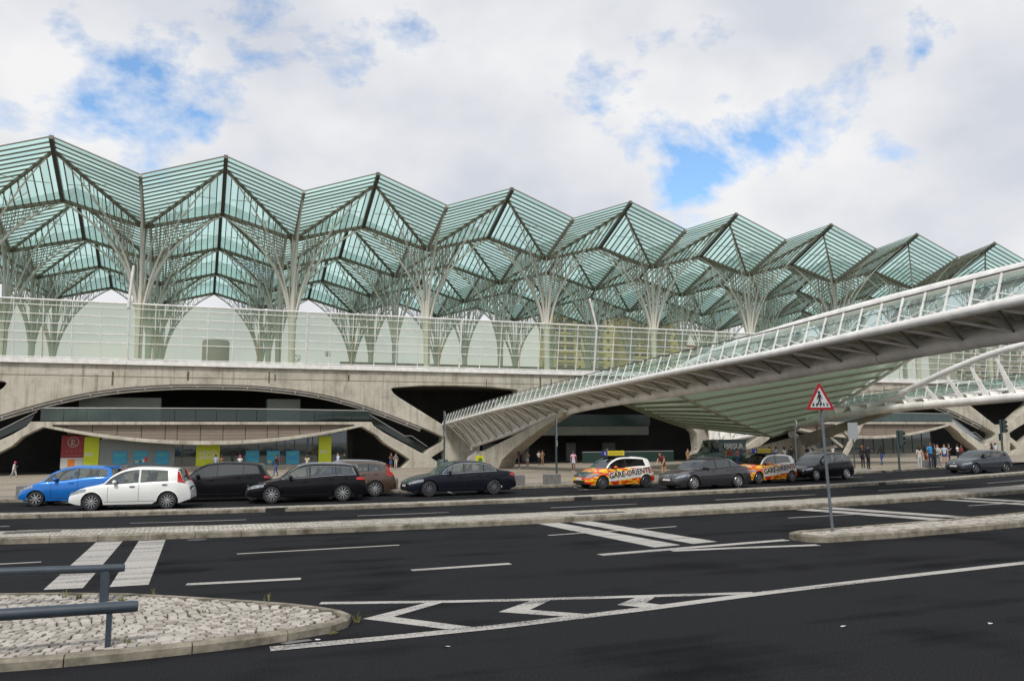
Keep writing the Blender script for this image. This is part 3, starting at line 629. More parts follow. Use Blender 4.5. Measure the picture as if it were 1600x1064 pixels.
# --- bank: lime panels, lettering and posters
lime(-10.4,-9.08,.02,3.0); nv=lime(-.18,2.1,-.02,2.1); lime(12.1,13.45,-.1,2.95)
g=MB(); g.box(-9.05,-2.2,YS-.01,YS+.02,0,2.75); g.obj('screen_wall',mat('dotted_grey_screen',(.20,.225,.225),.5,var=.12,scale=1.2),st)
DOT=mat('dot_white',(.42,.44,.44),.6)
g=MB()
for i in range(56):
    for j in range(22):
        x=-8.9+i*.12; z=.12+j*.12
        if (j<5 or j>15 or i<7) and (i*7+j*3)%5!=0: g.box(x,x+.028,YS-.014,YS-.012,z,z+.028)
stuff(g.obj('dot_pattern',DOT,st,fix=False))
for x0,x1,z0,z1,k in ((-7.85,-6.55,.3,1.58,0),(-5.95,-4.7,.28,1.6,1),(-4.0,-2.7,.22,1.54,0),(4.65,6.0,.08,1.5,0),(6.75,8.1,.04,1.46,1),(8.72,10.1,.0,1.42,0)):
    g=MB(); g.box(x0,x1,YS-.05,YS-.02,z0,z1); p=g.obj('poster',POSTB,st)
    w=x1-x0; h=z1-z0
    g=MB(); g.poly([(x0+.1,YS-.054,z0+.06),(x0+w*.55,YS-.054,z0+.18),(x1-.08,YS-.054,z0+.24),(x1-.08,YS-.054,z0+.34),(x0+w*.5,YS-.054,z0+.24),(x0+.1,YS-.054,z0+.14)]); g.obj('printed_wave',mat('poster_teal',(.10,.36,.42),.5),p)
    g=MB(); g.box(x0+.15,x1-.2,YS-.054,YS-.051,z1-.3,z1-.24); g.box(x0+.15,x1-.45,YS-.054,YS-.051,z1-.45,z1-.39); g.obj('printed_lines',mat('poster_green_print',(.12,.42,.30),.5),p)
    if k:
        for q,(a,b,cc,hh) in enumerate(((.12,.34,(.62,.45,.03),.22),(.45,.62,(.04,.05,.3),.16),(.6,.78,(.62,.62,.6),.34),(.78,.98,(.55,.05,.04),.62))):
            g=MB(); g.box(x0+w*a,x0+w*b,YS-.057,YS-.054,z0+.16,z0+.16+hh*.9); g.obj('printed_shape',mat('print_%d'%q,cc,.5),p)
def text_on(body,size,x,z,y,m,parent,align='LEFT',bold=.0,ext=.01,name='lettering',rz=0):
    me=text_mesh(name,body,size,m,ext,align,bold); me.transform(Matrix.Rotation(R(90),4,'X')); return link(name,me,parent,(x,y,z))
text_on('NOVO\nBANCO',.56,.12,1.12,YS-.075,LETW,nv,bold=.006)
text_on('NOVO\nBANCO',.2,-10.28,1.32,YS-.075,LETW,st,bold=.008)
text_on('NOVO\nBANCO',.22,12.25,1.3,YS-.075,LETW,st,bold=.008)
# --- red restaurant sign with round emblem left of the bank
rsn=thing('restaurant_sign','dark red board with round white emblem left of the lime bank panel','sign',(-11.4,YS,0))
g=MB(); g.box(-.98,.98,-.06,0,1.02,3.15); g.obj('board',mat('sign_red',(.24,.015,.018),.5,var=.1,scale=2),rsn)
g=MB(); g.box(-.98,.98,-.05,0,-.02,1.0); wl=g.obj('lower_board',mat('sign_grey',(.46,.46,.45),.6),rsn)
g=MB(); g.box(-.35,.25,-.066,-.052,.15,.85); g.obj('orange_notice',mat('orange_print',(.62,.17,.01),.6),rsn)
g=MB(); prof=[(.44,-.066),(.47,-.072),(.50,-.066)]; g.lathe(prof,28,'y',cx=.05,cz=2.5); g.obj('emblem_ring',mat('emblem_white',(.42,.38,.37),.6),rsn)
g=MB(); g.box(-.12,-.02,-.072,-.062,2.25,2.75); g.tube([(-.02,-.068,2.75),(.16,-.068,2.68),(.16,-.068,2.52),(.0,-.068,2.42),(.22,-.068,2.25)],.04,6); g.tube([(-.2,-.068,2.25),(.3,-.068,2.25)],.04,6); g.obj('emblem_glyph',MATS['emblem_white'],rsn)
g=MB()
for i in range(4):
    x=-.62+i*.4
    for a,b,cx,d in ((0,.26,.0,.03),(0,.26,.13,.03),(0,.26,.23,.03)): g.box(x+a,x+b,-.07,-.062,1.5+cx,1.5+cx+d)
    g.box(x+.11,x+.15,-.07,-.062,1.46,1.78); g.box(x+.02,x+.05,-.07,-.062,1.46,1.66)
g.box(-.85,.85,-.07,-.062,1.2,1.26); g.obj('characters',mat('emblem_dim',(.30,.10,.09),.6),rsn)
text_on('3',.95,-16.3,-.42,FY+1.6,mat('grey_numeral',(.3,.3,.29),.6),st,bold=.02,name='numeral')
# entrance hall: grey-green beam and counters deep inside the main opening
g=MB(); g.box(31.5,57,FY+9,FY+9.4,2.9,4.1); g.obj('hall_beam',mat('hall_beam_paint',(.26,.28,.24),.7,var=.15,scale=.8),st)
g=MB(); g.box(31.5,57,FY+8.6,FY+8.9,4.15,5.6); g.obj('hall_glazing',mat('green_hall_glass',(.012,.055,.045),.25),st)
for x,w in ((34.5,2.4),(40,1.0),(46.5,1.4),(52,2)):
    g=MB(); g.box(x,x+w,FY+13,FY+13.3,-.5,1.9); g.obj('hall_kiosk',mat('hall_kiosk_paint',(.16,.17,.16),.6),st)
g=MB(); g.box(44,57,FY+3,FY+3.2,-.5,.75); g.obj('hall_barrier',mat('dark_green_panel',(.012,.035,.03),.4),st)
g=MB(); g.box(44,57,FY+2.98,FY+3.22,.76,.84); g.obj('barrier_rail',HANDR,st)
# ================================================================ glazed wind screen on the platform edge
ws=thing('glass_windscreen','tall leaning glass windscreen with white posts and rails above the concrete','screen',(44,FY,9.95)); ws.location=(0,0,0)
ZB,ZT=10.45,15.85; YB,YT=FY-.02,FY-1.05
def wsp(t): return lerp(YB,YT,t),lerp(ZB,ZT,t)
X0W,X1W=-75,165
k=0; x=-6.81-17*4
while x<160:
    g=MB(); g.box(x+.01,x+16.99,FY-.3,FY+.5,9.955,10.43); g.obj('sill_beam',WHITE,ws)
    for t in (.0,.16,.315,.47,.625,.78):
        y,z=wsp(t+.13 if t else .015)
        g=MB(); g.tube([(x,y-.08,z),(x+17,y-.08,z)],.045,6); g.obj('rail',WHITE,ws)
    y,z=wsp(1); g=MB(); g.tube([(x,y-.05,z),(x+17,y-.05,z)],.085,8); g.obj('top_rail',WHITE,ws)
    for i in range(7):
        a=x+i*17/7; thick=(i==0); w=.14 if thick else .075
        g=MB(); g.beam((a,YB-.1,ZB-.05),(a,YT-.1,ZT+.02),w,w*1.6,up=(0,1,0),drop=-.1)
        rusty=(not thick) and ((k*7+i*5)%4==1)
        g.obj('post',WHITE,ws)
        if rusty:
            y1,z1=wsp(.55); g=MB(); g.beam((a,YB-.1,ZB-.05),(a,y1-.1,z1),w*.9,w*1.6+.01,up=(0,1,0),drop=-.105); g.obj('rust_stain',mat('rust_pale',(.40,.28,.13),.8,var=.3,scale=3),ws)
        g=MB(); b=a+17/7
        g.poly([(a+.04,YB,ZB),(b-.04,YB,ZB),(b-.04,YT,ZT),(a+.04,YT,ZT)]); g.obj('pane',SCRG,ws,fix=False)
    x+=17; k+=1
# inclined lamp masts rising from the screen
for lab,x,dx,h in (('white raked mast rising from the windscreen at far left',-6.85,.3,3.5),('white raked mast rising from the windscreen beside the yellow flats',44.2,-1.0,3.0)):
    m=thing('lamp_mast',lab,'mast',(x,YT-.1,ZT)); g=MB(); g.tube([(0,0,-.4),(dx*.4,-.1,h*.4),(dx,-.3,h)],[.15,.14,.13],8); g.obj('shaft',WHITE,m,smooth=50); g=MB(); g.tube([(dx,-.3,h),(dx*1.03,-.3,h+.25)],[.11,.09],8); g.obj('lamp_head',OFFW,m)
# ================================================================ steel canopy trees carrying the glass roof
HX,HY=8.5,9.15; SY=18.4
ZV,ZA,ZE,ZF=27.5,29.85,33.9,30.8; ZP=10.0
YJ=7.35; ZJ=lerp(ZA,ZE,YJ/HY)
V_=Vector((0,0,ZV)); A_=Vector((HX,0,ZA)); E_=Vector((HX,HY,ZE)); F_=Vector((0,HY,ZF)); J_=Vector((HX,YJ,ZJ))
def mir(p,sx,sy): return Vector((p[0]*sx,p[1]*sy,p[2]))
TM={}
def build_tree_meshes():
    for sx in (1,-1):
        for sy in (1,-1):
            q=lambda p:mir(p,sx,sy)
            pur=[];pan=[]
            # facet beside the arch: purlins run front to back
            n=11; ed=[]
            for i in range(n+1):
                t=(i+.15)/(n+.15) if i else .012
                a=V_.lerp(A_,t); b=V_.lerp(J_,t); ed.append((a,b))
            for i,(a,b) in enumerate(ed[:-1]):
                if i: m=MB(); m.beam(q(a),q(b),.115,.16,drop=.03); pur.append(m)
                c,d=ed[i+1]; m=MB(); m.poly([q(a),q(b),q(d),q(c)]); pan.append(m)
            # facet at the zigzag edge: purlins run parallel to the edge
            n2=14; ed=[]
            for i in range(n2+1):
                t=i/n2; a=V_.lerp(F_,max(t,.012)); s=t*HY
                b=V_.lerp(J_,s/YJ) if s<YJ else J_.lerp(E_,(s-YJ)/(HY-YJ))
                if i==0: b=V_.lerp(J_,.012)
                ed.append((a,b))
            for i,(a,b) in enumerate(ed):
                if i: m=MB(); m.beam(q(a),q(b),.11 if i<n2 else .09,.15 if i<n2 else .13,drop=.03); pur.append(m)
                if i<n2: c,d=ed[i+1]; m=MB(); m.poly([q(a),q(b),q(d),q(c)]); pan.append(m)
            TM[sx,sy,'p']=[m.mesh('purlin',STEEL) for m in pur]; TM[sx,sy,'g']=[m.mesh('roof_pane',ROOFG,fix=False) for m in pan]
            def join(L,nm,mt,fix):
                o=MB()
                for m in L:
                    k=len(o.v); o.v+=m.v; o.f+=[tuple(k+i for i in f) for f in m.f]; o.m+=m.m
                return o.mesh(nm,mt,fix=fix)
            TM[sx,sy,'P']=join(pur,'purlin_grid',STEEL,True); TM[sx,sy,'G']=join(pan,'roof_glazing',ROOFG,False)
            m=MB(); m.beam(q(V_),q(J_),.2,.36,drop=.02); TM[sx,sy,'d']=m.mesh('diagonal_beam',STEEL)
    for sx in (1,-1):
        m=MB(); m.beam(mir(V_,sx,1),mir(A_,sx,1),.26,.42,drop=.02); TM[sx,'xb']=m.mesh('cross_beam',STEEL)
        # pointed arch rib from trunk to ridge
        P=bez((.32*sx,0,17.3),(.85*sx,0,21.4),(2.8*sx,0,26.4),(HX*sx,0,ZA-.42),16)
        m=MB(); m.tube(P,[lerp(.22,.10,i/16) for i in range(17)],8); TM[sx,'xr']=m.mesh('branch',TRUNK,smooth=60)
        m=MB()
        for i in range(6,16):
            x=abs(P[i].x); zt=lerp(ZV,ZA,x/HX)-.3
            if zt-P[i].z>.25: m.tube([P[i],(P[i].x+.12*sx,0,zt)],.048,5)
            if i>6 and i<15 and zt-P[i].z>.3: m.tube([P[i],(P[i+1].x,0,lerp(ZV,ZA,abs(P[i+1].x)/HX)-.3)],.035,4)
        TM[sx,'xs']=m.mesh('branch_strut',STRUT)
        m=MB(); a,b=mir(A_,sx,1),mir(E_,sx,1)
        for yy in (1,-1):
            m=MB(); m.beam(mir(A_,sx,yy),mir(E_,sx,yy),.42,.5,drop=-.05); TM[sx,yy,'ridge']=m.mesh('ridge_beam',RIDGE)
    for sy in (1,-1):
        m=MB(); m.beam(mir(V_,1,sy),mir(F_,1,sy),.32,.4,drop=-.02); TM[sy,'vb']=m.mesh('valley_beam',VALL)
        P=bez((0,.32*sy,17.6),(0,.8*sy,21.8),(0,2.6*sy,27.0),(0,(HY-1.2)*sy,ZF-.85),14)
        m=MB(); m.tube(P,[lerp(.19,.085,i/14) for i in range(15)],8); TM[sy,'yr']=m.mesh('branch',TRUNK,smooth=60)
        m=MB()
        for i in range(5,14):
            y=abs(P[i].y); zt=lerp(ZV,ZF,y/HY)-.3
            if zt-P[i].z>.25: m.tube([P[i],(0,P[i].y+.1*sy,zt)],.042,5)
        TM[sy,'ys']=m.mesh('branch_strut',STRUT)
    for sx in (1,-1):
        for sy in (1,-1):
            P=bez((.26*sx,.22*sy,17.2),(.75*sx,.68*sy,21.4),(2.3*sx,2.1*sy,27.2),(HX*.93*sx,YJ*.93*sy,lerp(ZV,ZJ,.93)-.35),14)
            m=MB(); m.tube(P,[lerp(.15,.07,i/14) for i in range(15)],7); TM[sx,sy,'dr']=m.mesh('branch',TRUNK,smooth=60)
            m=MB()
            for i in range(5,13):
                t=abs(P[i].x)/HX; zt=lerp(ZV,ZJ,t)-.3
                m.tube([P[i],(HX*t*1.03*sx,YJ*t*1.03*sy,zt)],.04,5)
                # side twigs up into the neighbouring facets
                t2=min(.95,t*1.25+.05)
                if i%2==0:
                    m.tube([P[i],(HX*t2*sx,YJ*t2*.45*sy,lerp(ZV,ZA,t2)+ (ZJ-ZA)*t2*.45-.25)],.035,4)
                    m.tube([P[i],(HX*t2*.45*sx,YJ*t2*sy,lerp(ZV,ZF,YJ*t2/HY)+ .9*t2*.45-.25)],.035,4)
            TM[sx,sy,'ds']=m.mesh('branch_strut',STRUT)
    m=MB(); m.tube([(0,0,ZP),(0,0,14),(0,0,16.8),(0,0,18.6),(0,0,20.4)],[.40,.41,.46,.48,.26],18); TM['trunk']=m.mesh('trunk',TRUNK,smooth=50)
    L=[]
    for k in range(5):
        a=2*math.pi*(k+.5)/5; r1=.42; r2=1.0 if k%2 else 1.7
        m=MB(); m.tube([(r1*.8*math.cos(a),r1*.8*math.sin(a),18.3),(r1*1.25*math.cos(a),r1*1.25*math.sin(a),23),(r2*math.cos(a),r2*math.sin(a),27.35)],[.09,.08,.06],6); L.append(m.mesh('inner_stem',TRUNK,smooth=60))
    m=MB(); m.tube([(0,0,19.5),(0,0,ZV-.1)],[.18,.1],8); L.append(m.mesh('inner_stem',TRUNK,smooth=60)); TM['stems']=L
    m=MB(); m.box(.3,.5,-.52,-.4,ZP,19.5); TM['stain']=None
    m=MB(); m.tube([(.12,-.375,ZP+2),(.12,-.39,15),(.13,-.43,17),(.14,-.455,18.6),(.14,-.4,19.6)],.06,5); TM['rust']=m.mesh('rust_streak',RUST)
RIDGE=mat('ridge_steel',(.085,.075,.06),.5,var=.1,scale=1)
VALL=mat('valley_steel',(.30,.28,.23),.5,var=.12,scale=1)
build_tree_meshes()
ORD=['first','second','third','fourth','fifth','sixth','seventh','eighth','ninth','tenth','eleventh']
ROWN=['front row','second row','third row','back row']
for row in range(4):
    for ki,k in enumerate(range(-2,9)):
        x=17*k-6.81; y=100.43+row*SY
        # skip trees that the picture cannot show
        if row==0 and k<-1: continue
        px_r=x/y
        if px_r>1.42 or px_r<-.36: continue
        kk=ki-(1 if row==0 else 0)
        t=thing('canopy_tree','branching steel canopy tree with glass roof, %s from the left in the %s'%(ORD[kk],ROWN[row]),'canopy',(x,y,0),0,'steel canopy trees of the platform roof')
        L=lambda nm,me:link(nm,me,t)
        L('trunk',TM['trunk'])
        if row<2 and (k*3+row)%2==0: L('rust_streak',TM['rust'])
        for me in TM['stems']: L('inner_stem',me)
        for sx in (1,-1):
            L('branch',TM[sx,'xr']); stuff(L('strut_set',TM[sx,'xs'])); L('cross_beam',TM[sx,'xb'])
            for sy in (1,-1):
                if sx==1: L('ridge_beam',TM[1,sy,'ridge'])
                L('diagonal_beam',TM[sx,sy,'d']); L('branch',TM[sx,sy,'dr']); stuff(L('strut_set',TM[sx,sy,'ds']))
                if row==0 or (row==1 and k<5):
                    for me in TM[sx,sy,'p']: L('purlin',me)
                    for me in TM[sx,sy,'g']: L('roof_pane',me)
                else:
                    L('purlin_grid',TM[sx,sy,'P']); L('roof_glazing',TM[sx,sy,'G'])
        for sy in (1,-1):
            L('branch',TM[sy,'yr']); stuff(L('strut_set',TM[sy,'ys'])); L('valley_beam',TM[sy,'vb'])
# ================================================================ footbridges and glass entrance canopy
EDGE=[(-25,7.3),(5,7.05),(18.2,6.8),(22.3,6.65),(27.7,6.44),(31,6.31),(38,6.16),(48,5.86),(58,5.5),(68.6,5.1),(78,4.6),(86.5,4.1)]
SPB=[(-25,6.1),(0,5.95),(21.2,5.68),(24.9,5.57),(29.5,5.38),(34,5.18),(41.6,4.98),(47,4.82),(54.8,4.55),(62,4.02),(72.6,2.66),(83.4,1.5)]
SPR=[(-25,.42),(20,.40),(45,.36),(55,.36),(62,.32),(70,.24),(83.4,.2)]
UNDER=mat('deck_underside',(.72,.71,.64),.6,col2=(.50,.46,.32),scale=.8)
GRIM=mat('grimy_bracket',(.82,.82,.78),.5,col2=(.74,.72,.62),scale=1.5)
DSTR=mat('shaded_strut',(.22,.21,.18),.6)  # dark copy of the strut steel, shade put into its colour
def bridge(label,fx,arch,aX,ymin,hang_step,hang_to_spine):
    """fx maps x measured on the left bridge to this bridge"""
    SX=30.1 if hang_to_spine else 27.6; XN=28.9 if hang_to_spine else 30.4
    t=thing('footbridge',label,'bridge',(fx(27.5),86,0)); base=t.location.copy(); t.location=(0,0,0)
    ys=[86.4-i*1.05 for i in range(int((86.4-ymin)/1.05)+1)]
    for X in (25.2,XN):
        m=MB(); m.tube([(fx(X),y,sm(y,EDGE)) for y in ys],[pl(y,[(20,.19),(80,.12)]) for y in ys],10); m.obj('edge_tube',WHITE,t,smooth=50)
    yp=[y for y in ys if y<=83.6]
    sp=MB(); sp.tube([(fx(SX),y,sm(y,SPB)+pl(y,SPR)) for y in yp],[pl(y,SPR) for y in yp],20); sp=sp.obj('spine_tube',OFFW,t,smooth=50)
    for i,y in enumerate(yp):
        if i%4==2 and y<66:
            m=MB(); r=pl(y,SPR)+.006; m.lathe([(r-.01,-.02),(r,-.015),(r,.015),(r-.01,.02)],20,'y',cx=fx(SX),cy=y,cz=sm(y,SPB)+pl(y,SPR)); m.obj('weld_ring',RUST if i%24==6 else OFFW,sp)
    # deck in bays
    for i in range(0,len(ys)-2,2):
        a,b=ys[i],ys[i+2]; m=MB()
        m.grid([[(fx(25.3),a,sm(a,EDGE)+.06),(fx(XN-.1),a,sm(a,EDGE)+.06)],[(fx(25.3),b+.02,sm(b,EDGE)+.06),(fx(XN-.1),b+.02,sm(b,EDGE)+.06)]])
        m.grid([[(fx(25.3),a,sm(a,EDGE)-.06),(fx(XN-.1),a,sm(a,EDGE)-.06)],[(fx(25.3),b+.02,sm(b,EDGE)-.06),(fx(XN-.1),b+.02,sm(b,EDGE)-.06)]])
        m.obj('deck_panel',UNDER,t)
    # brackets from spine to edge: plate fin and pair of struts
    for i in range(1,len(ys)-1,2):
        y=ys[i]
        if y>83.3: continue
        zc=sm(y,SPB)+pl(y,SPR); r=pl(y,SPR)
        for X,s in ((25.2,-1),(XN,1)):
            e=Vector((fx(X),y,sm(y,EDGE)-.08)); 
            n=Vector((fx(SX+s*r*.9),y-.1,zc-.1*r)); n2=Vector((fx(SX+s*r*.5),y-.1,zc+r*.86))
            ei=Vector((fx(X-s*.15),y,sm(y,EDGE)-.12)); ein=Vector((fx(SX+s*.3),y,sm(y,EDGE)-.1))
            m=MB(); m.poly([ei,n,n2,ein]); m.poly([v+Vector((0,.035,0)) for v in (ein,n2,n,ei)]); m.grid([[ei,n],[ei+Vector((0,.035,0)),n+Vector((0,.035,0))]]); m.obj('bracket_plate',GRIM,t)
            e2=Vector((fx(X),y-1.05,sm(y-1.05,EDGE)-.1)); e3=Vector((fx(X),y+1.0,sm(y+1.0,EDGE)-.1))
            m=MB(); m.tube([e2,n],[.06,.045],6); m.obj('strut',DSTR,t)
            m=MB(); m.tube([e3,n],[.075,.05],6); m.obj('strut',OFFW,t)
    # fan of ribs where the spine drops away at the station end
    for i in range(0,22):
        y=83.2-i*.95
        for X in (25.2,XN):
            a=Vector((fx(X),y-1.2,sm(y-1.2,EDGE)-.12)); b=Vector((fx(SX),y,sm(y,SPB)+pl(y,SPR))); c=Vector((fx(lerp(X,SX,.55)),y-.7,lerp(a.z,b.z,.3)))
            m=MB(); m.tube([a,c,b],[.07,.09,.06],5); m.obj('fan_rib',WHITE,t)
    for X in (25.2,XN):
        rows=[]
        for i in range(22):
            y=83.2-i*.95; a=Vector((fx(X),y-1.2,sm(y-1.2,EDGE)-.05)); b=Vector((fx(SX),y,sm(y,SPB)+pl(y,SPR))); c=Vector((fx(lerp(X,SX,.5)),y-.6,lerp(a.z,b.z,.22)+.06)); rows.append([a,c,b])
        m=MB(); m.grid(rows); m.obj('soffit_skin',WHITE,t,smooth=50,fix=False)
    m=MB(); m.tube([(fx(SX),83.4,1.3),(fx(SX),83.5,3.9)],.14,8); m.tube([(fx(25.4),83.6,4.05),(fx(29.8),83.6,4.05)],.13,8); m.obj('end_frame',WHITE,t)
    # balustrades: posts leaning in, X bracing, dark hand rail, glass
    for X,s in ((25.2,1),(XN,-1)):
        top=lambda y:Vector((fx(X+s*.42),y,sm(y,EDGE)+1.17)); bot=lambda y:Vector((fx(X),y,sm(y,EDGE)+.08))
        m=MB(); m.tube([top(y) for y in ys],.032,6); m.obj('hand_rail',DARKM,t)
        m=MB(); m.tube([top(y).lerp(bot(y),.38)+Vector((0,0,0)) for y in ys],.018,5); m.obj('mid_rail',DARKM,t)
        for i,y in enumerate(ys[:-1]):
            m=MB(); m.beam(bot(y),top(y),.04,.09,up=(0,1,0),drop=-.05); m.obj('baluster',WHITE,t)
            y2=ys[i+1]
            m=MB(); m.tube([bot(y),bot(y2).lerp(top(y2),.32)],.022,4); m.tube([bot(y2),bot(y).lerp(top(y),.32)],.022,4); m.obj('cross_brace',WHITE,t)
            if i%2==0 and i+2<len(ys):
                y3=ys[i+2]; o=Vector((s*fx(0)*0,0,.03)); m=MB(); m.poly([bot(y).lerp(top(y),.05),bot(y3).lerp(top(y3),.05),bot(y3).lerp(top(y3),.9),bot(y).lerp(top(y),.9)]); p=m.obj('glass_pane',RAILG,t,fix=False); p.location=(s*(fx(1)-fx(0))*.06,0,0)
    # arched top tube with raking hangers and glass fins
    ya=[arch[0][0]-i*.9 for i in range(int((arch[0][0]-ymin)/.9)+1)]
    arc=sorted(arch)
    m=MB(); m.tube([(fx(aX),y,sm(y,arc)) for y in ya],.26,12); m.obj('arch_tube',WHITE,t,smooth=50)
    i=3
    for q in range(60):
        y=arch[0][0]-3-q*hang_step
        if y<ymin+2: break
        a=Vector((fx(aX),y,sm(y,arc)-.1)); yb=y-hang_step*.45
        if hang_to_spine: yb=y-1.5; b=Vector((fx(SX),yb,sm(yb,SPB)+pl(yb,SPR)*1.75))
        else: b=Vector((fx(aX-.2),yb+hang_step*1.3,sm(yb+hang_step*1.3,EDGE)+.15))
        d=Vector((0,.09,0)); m=MB(); w1=.07; w2=.3 if hang_to_spine else .12
        m.prism([(0,-w1),(1,-w2),(1,w2),(0,w1)],-.03,.03,lambda u,v,dd:a.lerp(b,u)+Vector((dd,v,0))); m.obj('hanger',WHITE,t)
        if not hang_to_spine:
            c=Vector((fx(aX-.7),b.y-.5,b.z)); 
            m=MB(); m.poly([a.lerp(b,.25),a.lerp(b,.8),a.lerp(b,.8)+Vector((fx(-.75)-fx(0),-.35,.02)),a.lerp(b,.25)+Vector((fx(-.75)-fx(0),-.35,.02))]); m.obj('glass_fin',RAILG,t,fix=False)
    t.location=(0,0,0); return t
b1=bridge('white steel footbridge rising to the right over the plaza and taxi rank',lambda x:x,[(54,6.0),(48,6.6),(43.8,7.35),(40.6,7.83),(37.6,8.13),(32.6,8.46),(26.2,8.75),(21.4,8.86),(0,9.1),(-25,9.1)],29.9,-20,2.2,False)
b2=bridge('farther white footbridge with arched tube and raking hangers at right',lambda x:88.4-x,[(59.6,4.75),(57.5,5.2),(55.1,5.95),(52.3,6.9),(48.3,8.1),(44.8,8.9),(42.7,9.2),(36,9.8),(25,10.1),(-25,10.1)],29.9,8,2.3,True)
# ---- entrance canopy: two facets of overlapping glass strips between the bridges
CG=glassmat('canopy_glass',(.66,.75,.64),.3,gloss=.15,diff=(.74,.82,.70),transl=.7)
CFR=mat('canopy_frame',(.36,.34,.26),.6,col2=(.25,.23,.15),scale=1.4)
cp=thing('entrance_canopy','folded canopy of overlapping greenish glass strips under the footbridge at the entrance','canopy',(48,64,5)); cp.location=(0,0,0)
L0,L1=Vector((50.15,76,3.76)),Vector((32.25,60,5.99)); f0,f1=Vector((56.8,70,2.62)),Vector((32.57,52,6.23)); r0,r1=Vector((59.46,70.3,3.15)),Vector((59.0,52,10.08))
N=10
def facet(a0,a1,b0,b1,nm):
    nrm=(a1-a0).cross(b0-a0).normalized()
    if nrm.z<0: nrm=-nrm
    for i in range(N):
        u0,u1=i/N,(i+1.12)/N
        u1=min(u1,1.02)
        p=[a0.lerp(a1,u0)-nrm*.10,b0.lerp(b1,u0)-nrm*.10,b0.lerp(b1,u1)+nrm*.12,a0.lerp(a1,u1)+nrm*.12]
        m=MB(); m.poly(p); m.poly([v+nrm*.02 for v in p[::-1]]); s=m.obj('glass_strip',CG,cp,fix=False)
        m=MB(); m.beam(p[0],p[1],.09,.16,up=nrm,drop=-.02); m.obj('strip_edge',CFR,s)
    return nrm
n1=facet(L0,L1,f0,f1,'l'); n2=facet(f0,f1,r0,r1,'r')
for a,b,w,mt in ((L0,L1,.34,CFR),(f0,f1,.2,CFR),(r0,r1,.3,OFFW)):
    m=MB(); m.tube([a-Vector((0,0,.2)),a.lerp(b,.5)-Vector((0,0,.35)),b-Vector((0,0,.2))],w*.55,8); m.obj('rafter',mt,cp,smooth=50)
for i in range(N+1):
    p=r0.lerp(r1,i/N); m=MB(); m.prism([(0,0),(1.0,.25),(1.15,.5),(.25,.35)],-.05,.05,lambda u,v,d:(p.x+u*.9,p.y-.2+d,p.z-.25+v)); m.obj('edge_shoe',OFFW,cp)
# ---- concrete arms carrying the bridges
def arm(label,fx):
    t=thing('concrete_buttress',label,'buttress',(fx(26.9),82,-.5)); t.location=(0,0,0)
    P=[(88,-.9),(84.5,-.3),(81.6,.25),(79.4,.85),(70,2.55),(62.5,4.0),(58.0,4.85),(58.0,4.5),(62,3.6),(66,2.5),(69.5,1.45),(72,.5),(73.5,-.9)]
    m=MB(); m.prism(P,-.85,.85,lambda a,b,d:(fx(27.6+d*pl(a,[(58,.35),(84,1.3)])),a,b)); m.obj('arm_body',CONC,t)
    m=MB(); m.prism([(83.6,.15),(80.6,.75),(80.2,1.25),(83.2,.6)],-.5,.5,lambda a,b,d:(fx(27.6+d),a,b)); m.obj('bearing_plate',WHITE,t)
arm('stained concrete arm under the near footbridge beside the yellow box',lambda x:x)
arm('stained concrete arm under the farther footbridge',lambda x:88.4-x)
t=thing('concrete_buttress','rounded tapering concrete buttress below the tip of the glass canopy','buttress',(60,70,-.4)); t.location=(0,0,0)
m=MB(); P=bez((59.3,69.6,2.5),(59.9,69.8,1.9),(60.8,70.2,.6),(62.2,71,-.6),8); m.tube(P,[.35,.5,.7,.85,1.0,1.15,1.25,1.3,1.35],14,ry=.8); m.obj('buttress_body',CONC,t,smooth=60)
m=MB(); m.tube([(58.6,69.2,2.75),(59.5,69.6,2.45)],[.36,.38],12); m.obj('pin_joint',OFFW,t)
for a,b,w in (((60.2,70,2.6),(65.6,70.5,-.3),.3),((65.6,70,-.35),(69.5,70.5,4.2),.32),((62,70,1.0),(66.2,70.2,1.6),.2),((62.8,70,3.6),(66.2,70,1.4),.22),((65.6,70,3.9),(67.6,70.4,2.5),.22)):
    m=MB(); m.beam(a,b,w*1.4,w*1.3); m.obj('concrete_brace',CONC,t)
# ================================================================ cars
def paint(name,col,metal=.0,rough=.28,coat=None):
    coat=coat if coat is not None else (.22 if max(col)<.03 else .7)
    return mat(name,col,rough,metal,var=.04,scale=1.5,coat=coat,spec=.1 if max(col)<.03 else .4)
CARG=glassmat('car_glass',(.62,.68,.66),.92,gloss=.35,rough=.02,diff=(.02,.025,.025))
CARGD=glassmat('car_glass_dark',(.10,.11,.11),.8,gloss=.35,rough=.02,diff=(.01,.01,.012))
CHROME=mat('chrome_trim',(.75,.75,.76),.12,metal=1)
ALLOY=mat('alloy_rim',(.55,.56,.57),.25,metal=.85)
DALLOY=mat('dark_alloy_rim',(.20,.21,.22),.3,metal=.8)
HLAMP=mat('headlamp_lens',(.30,.33,.36),.06,metal=.4,spec=.9,var=.6,scale=16)
TLAMP=mat('tail_lamp',(.48,.012,.01),.12,spec=.8)
PLATE=mat('number_plate',(.6,.6,.58),.4)
CABIN=mat('car_cabin',(.03,.03,.032),.8)
SEAM=mat('panel_gap',(.006,.006,.006),.7)
WHEELS={}
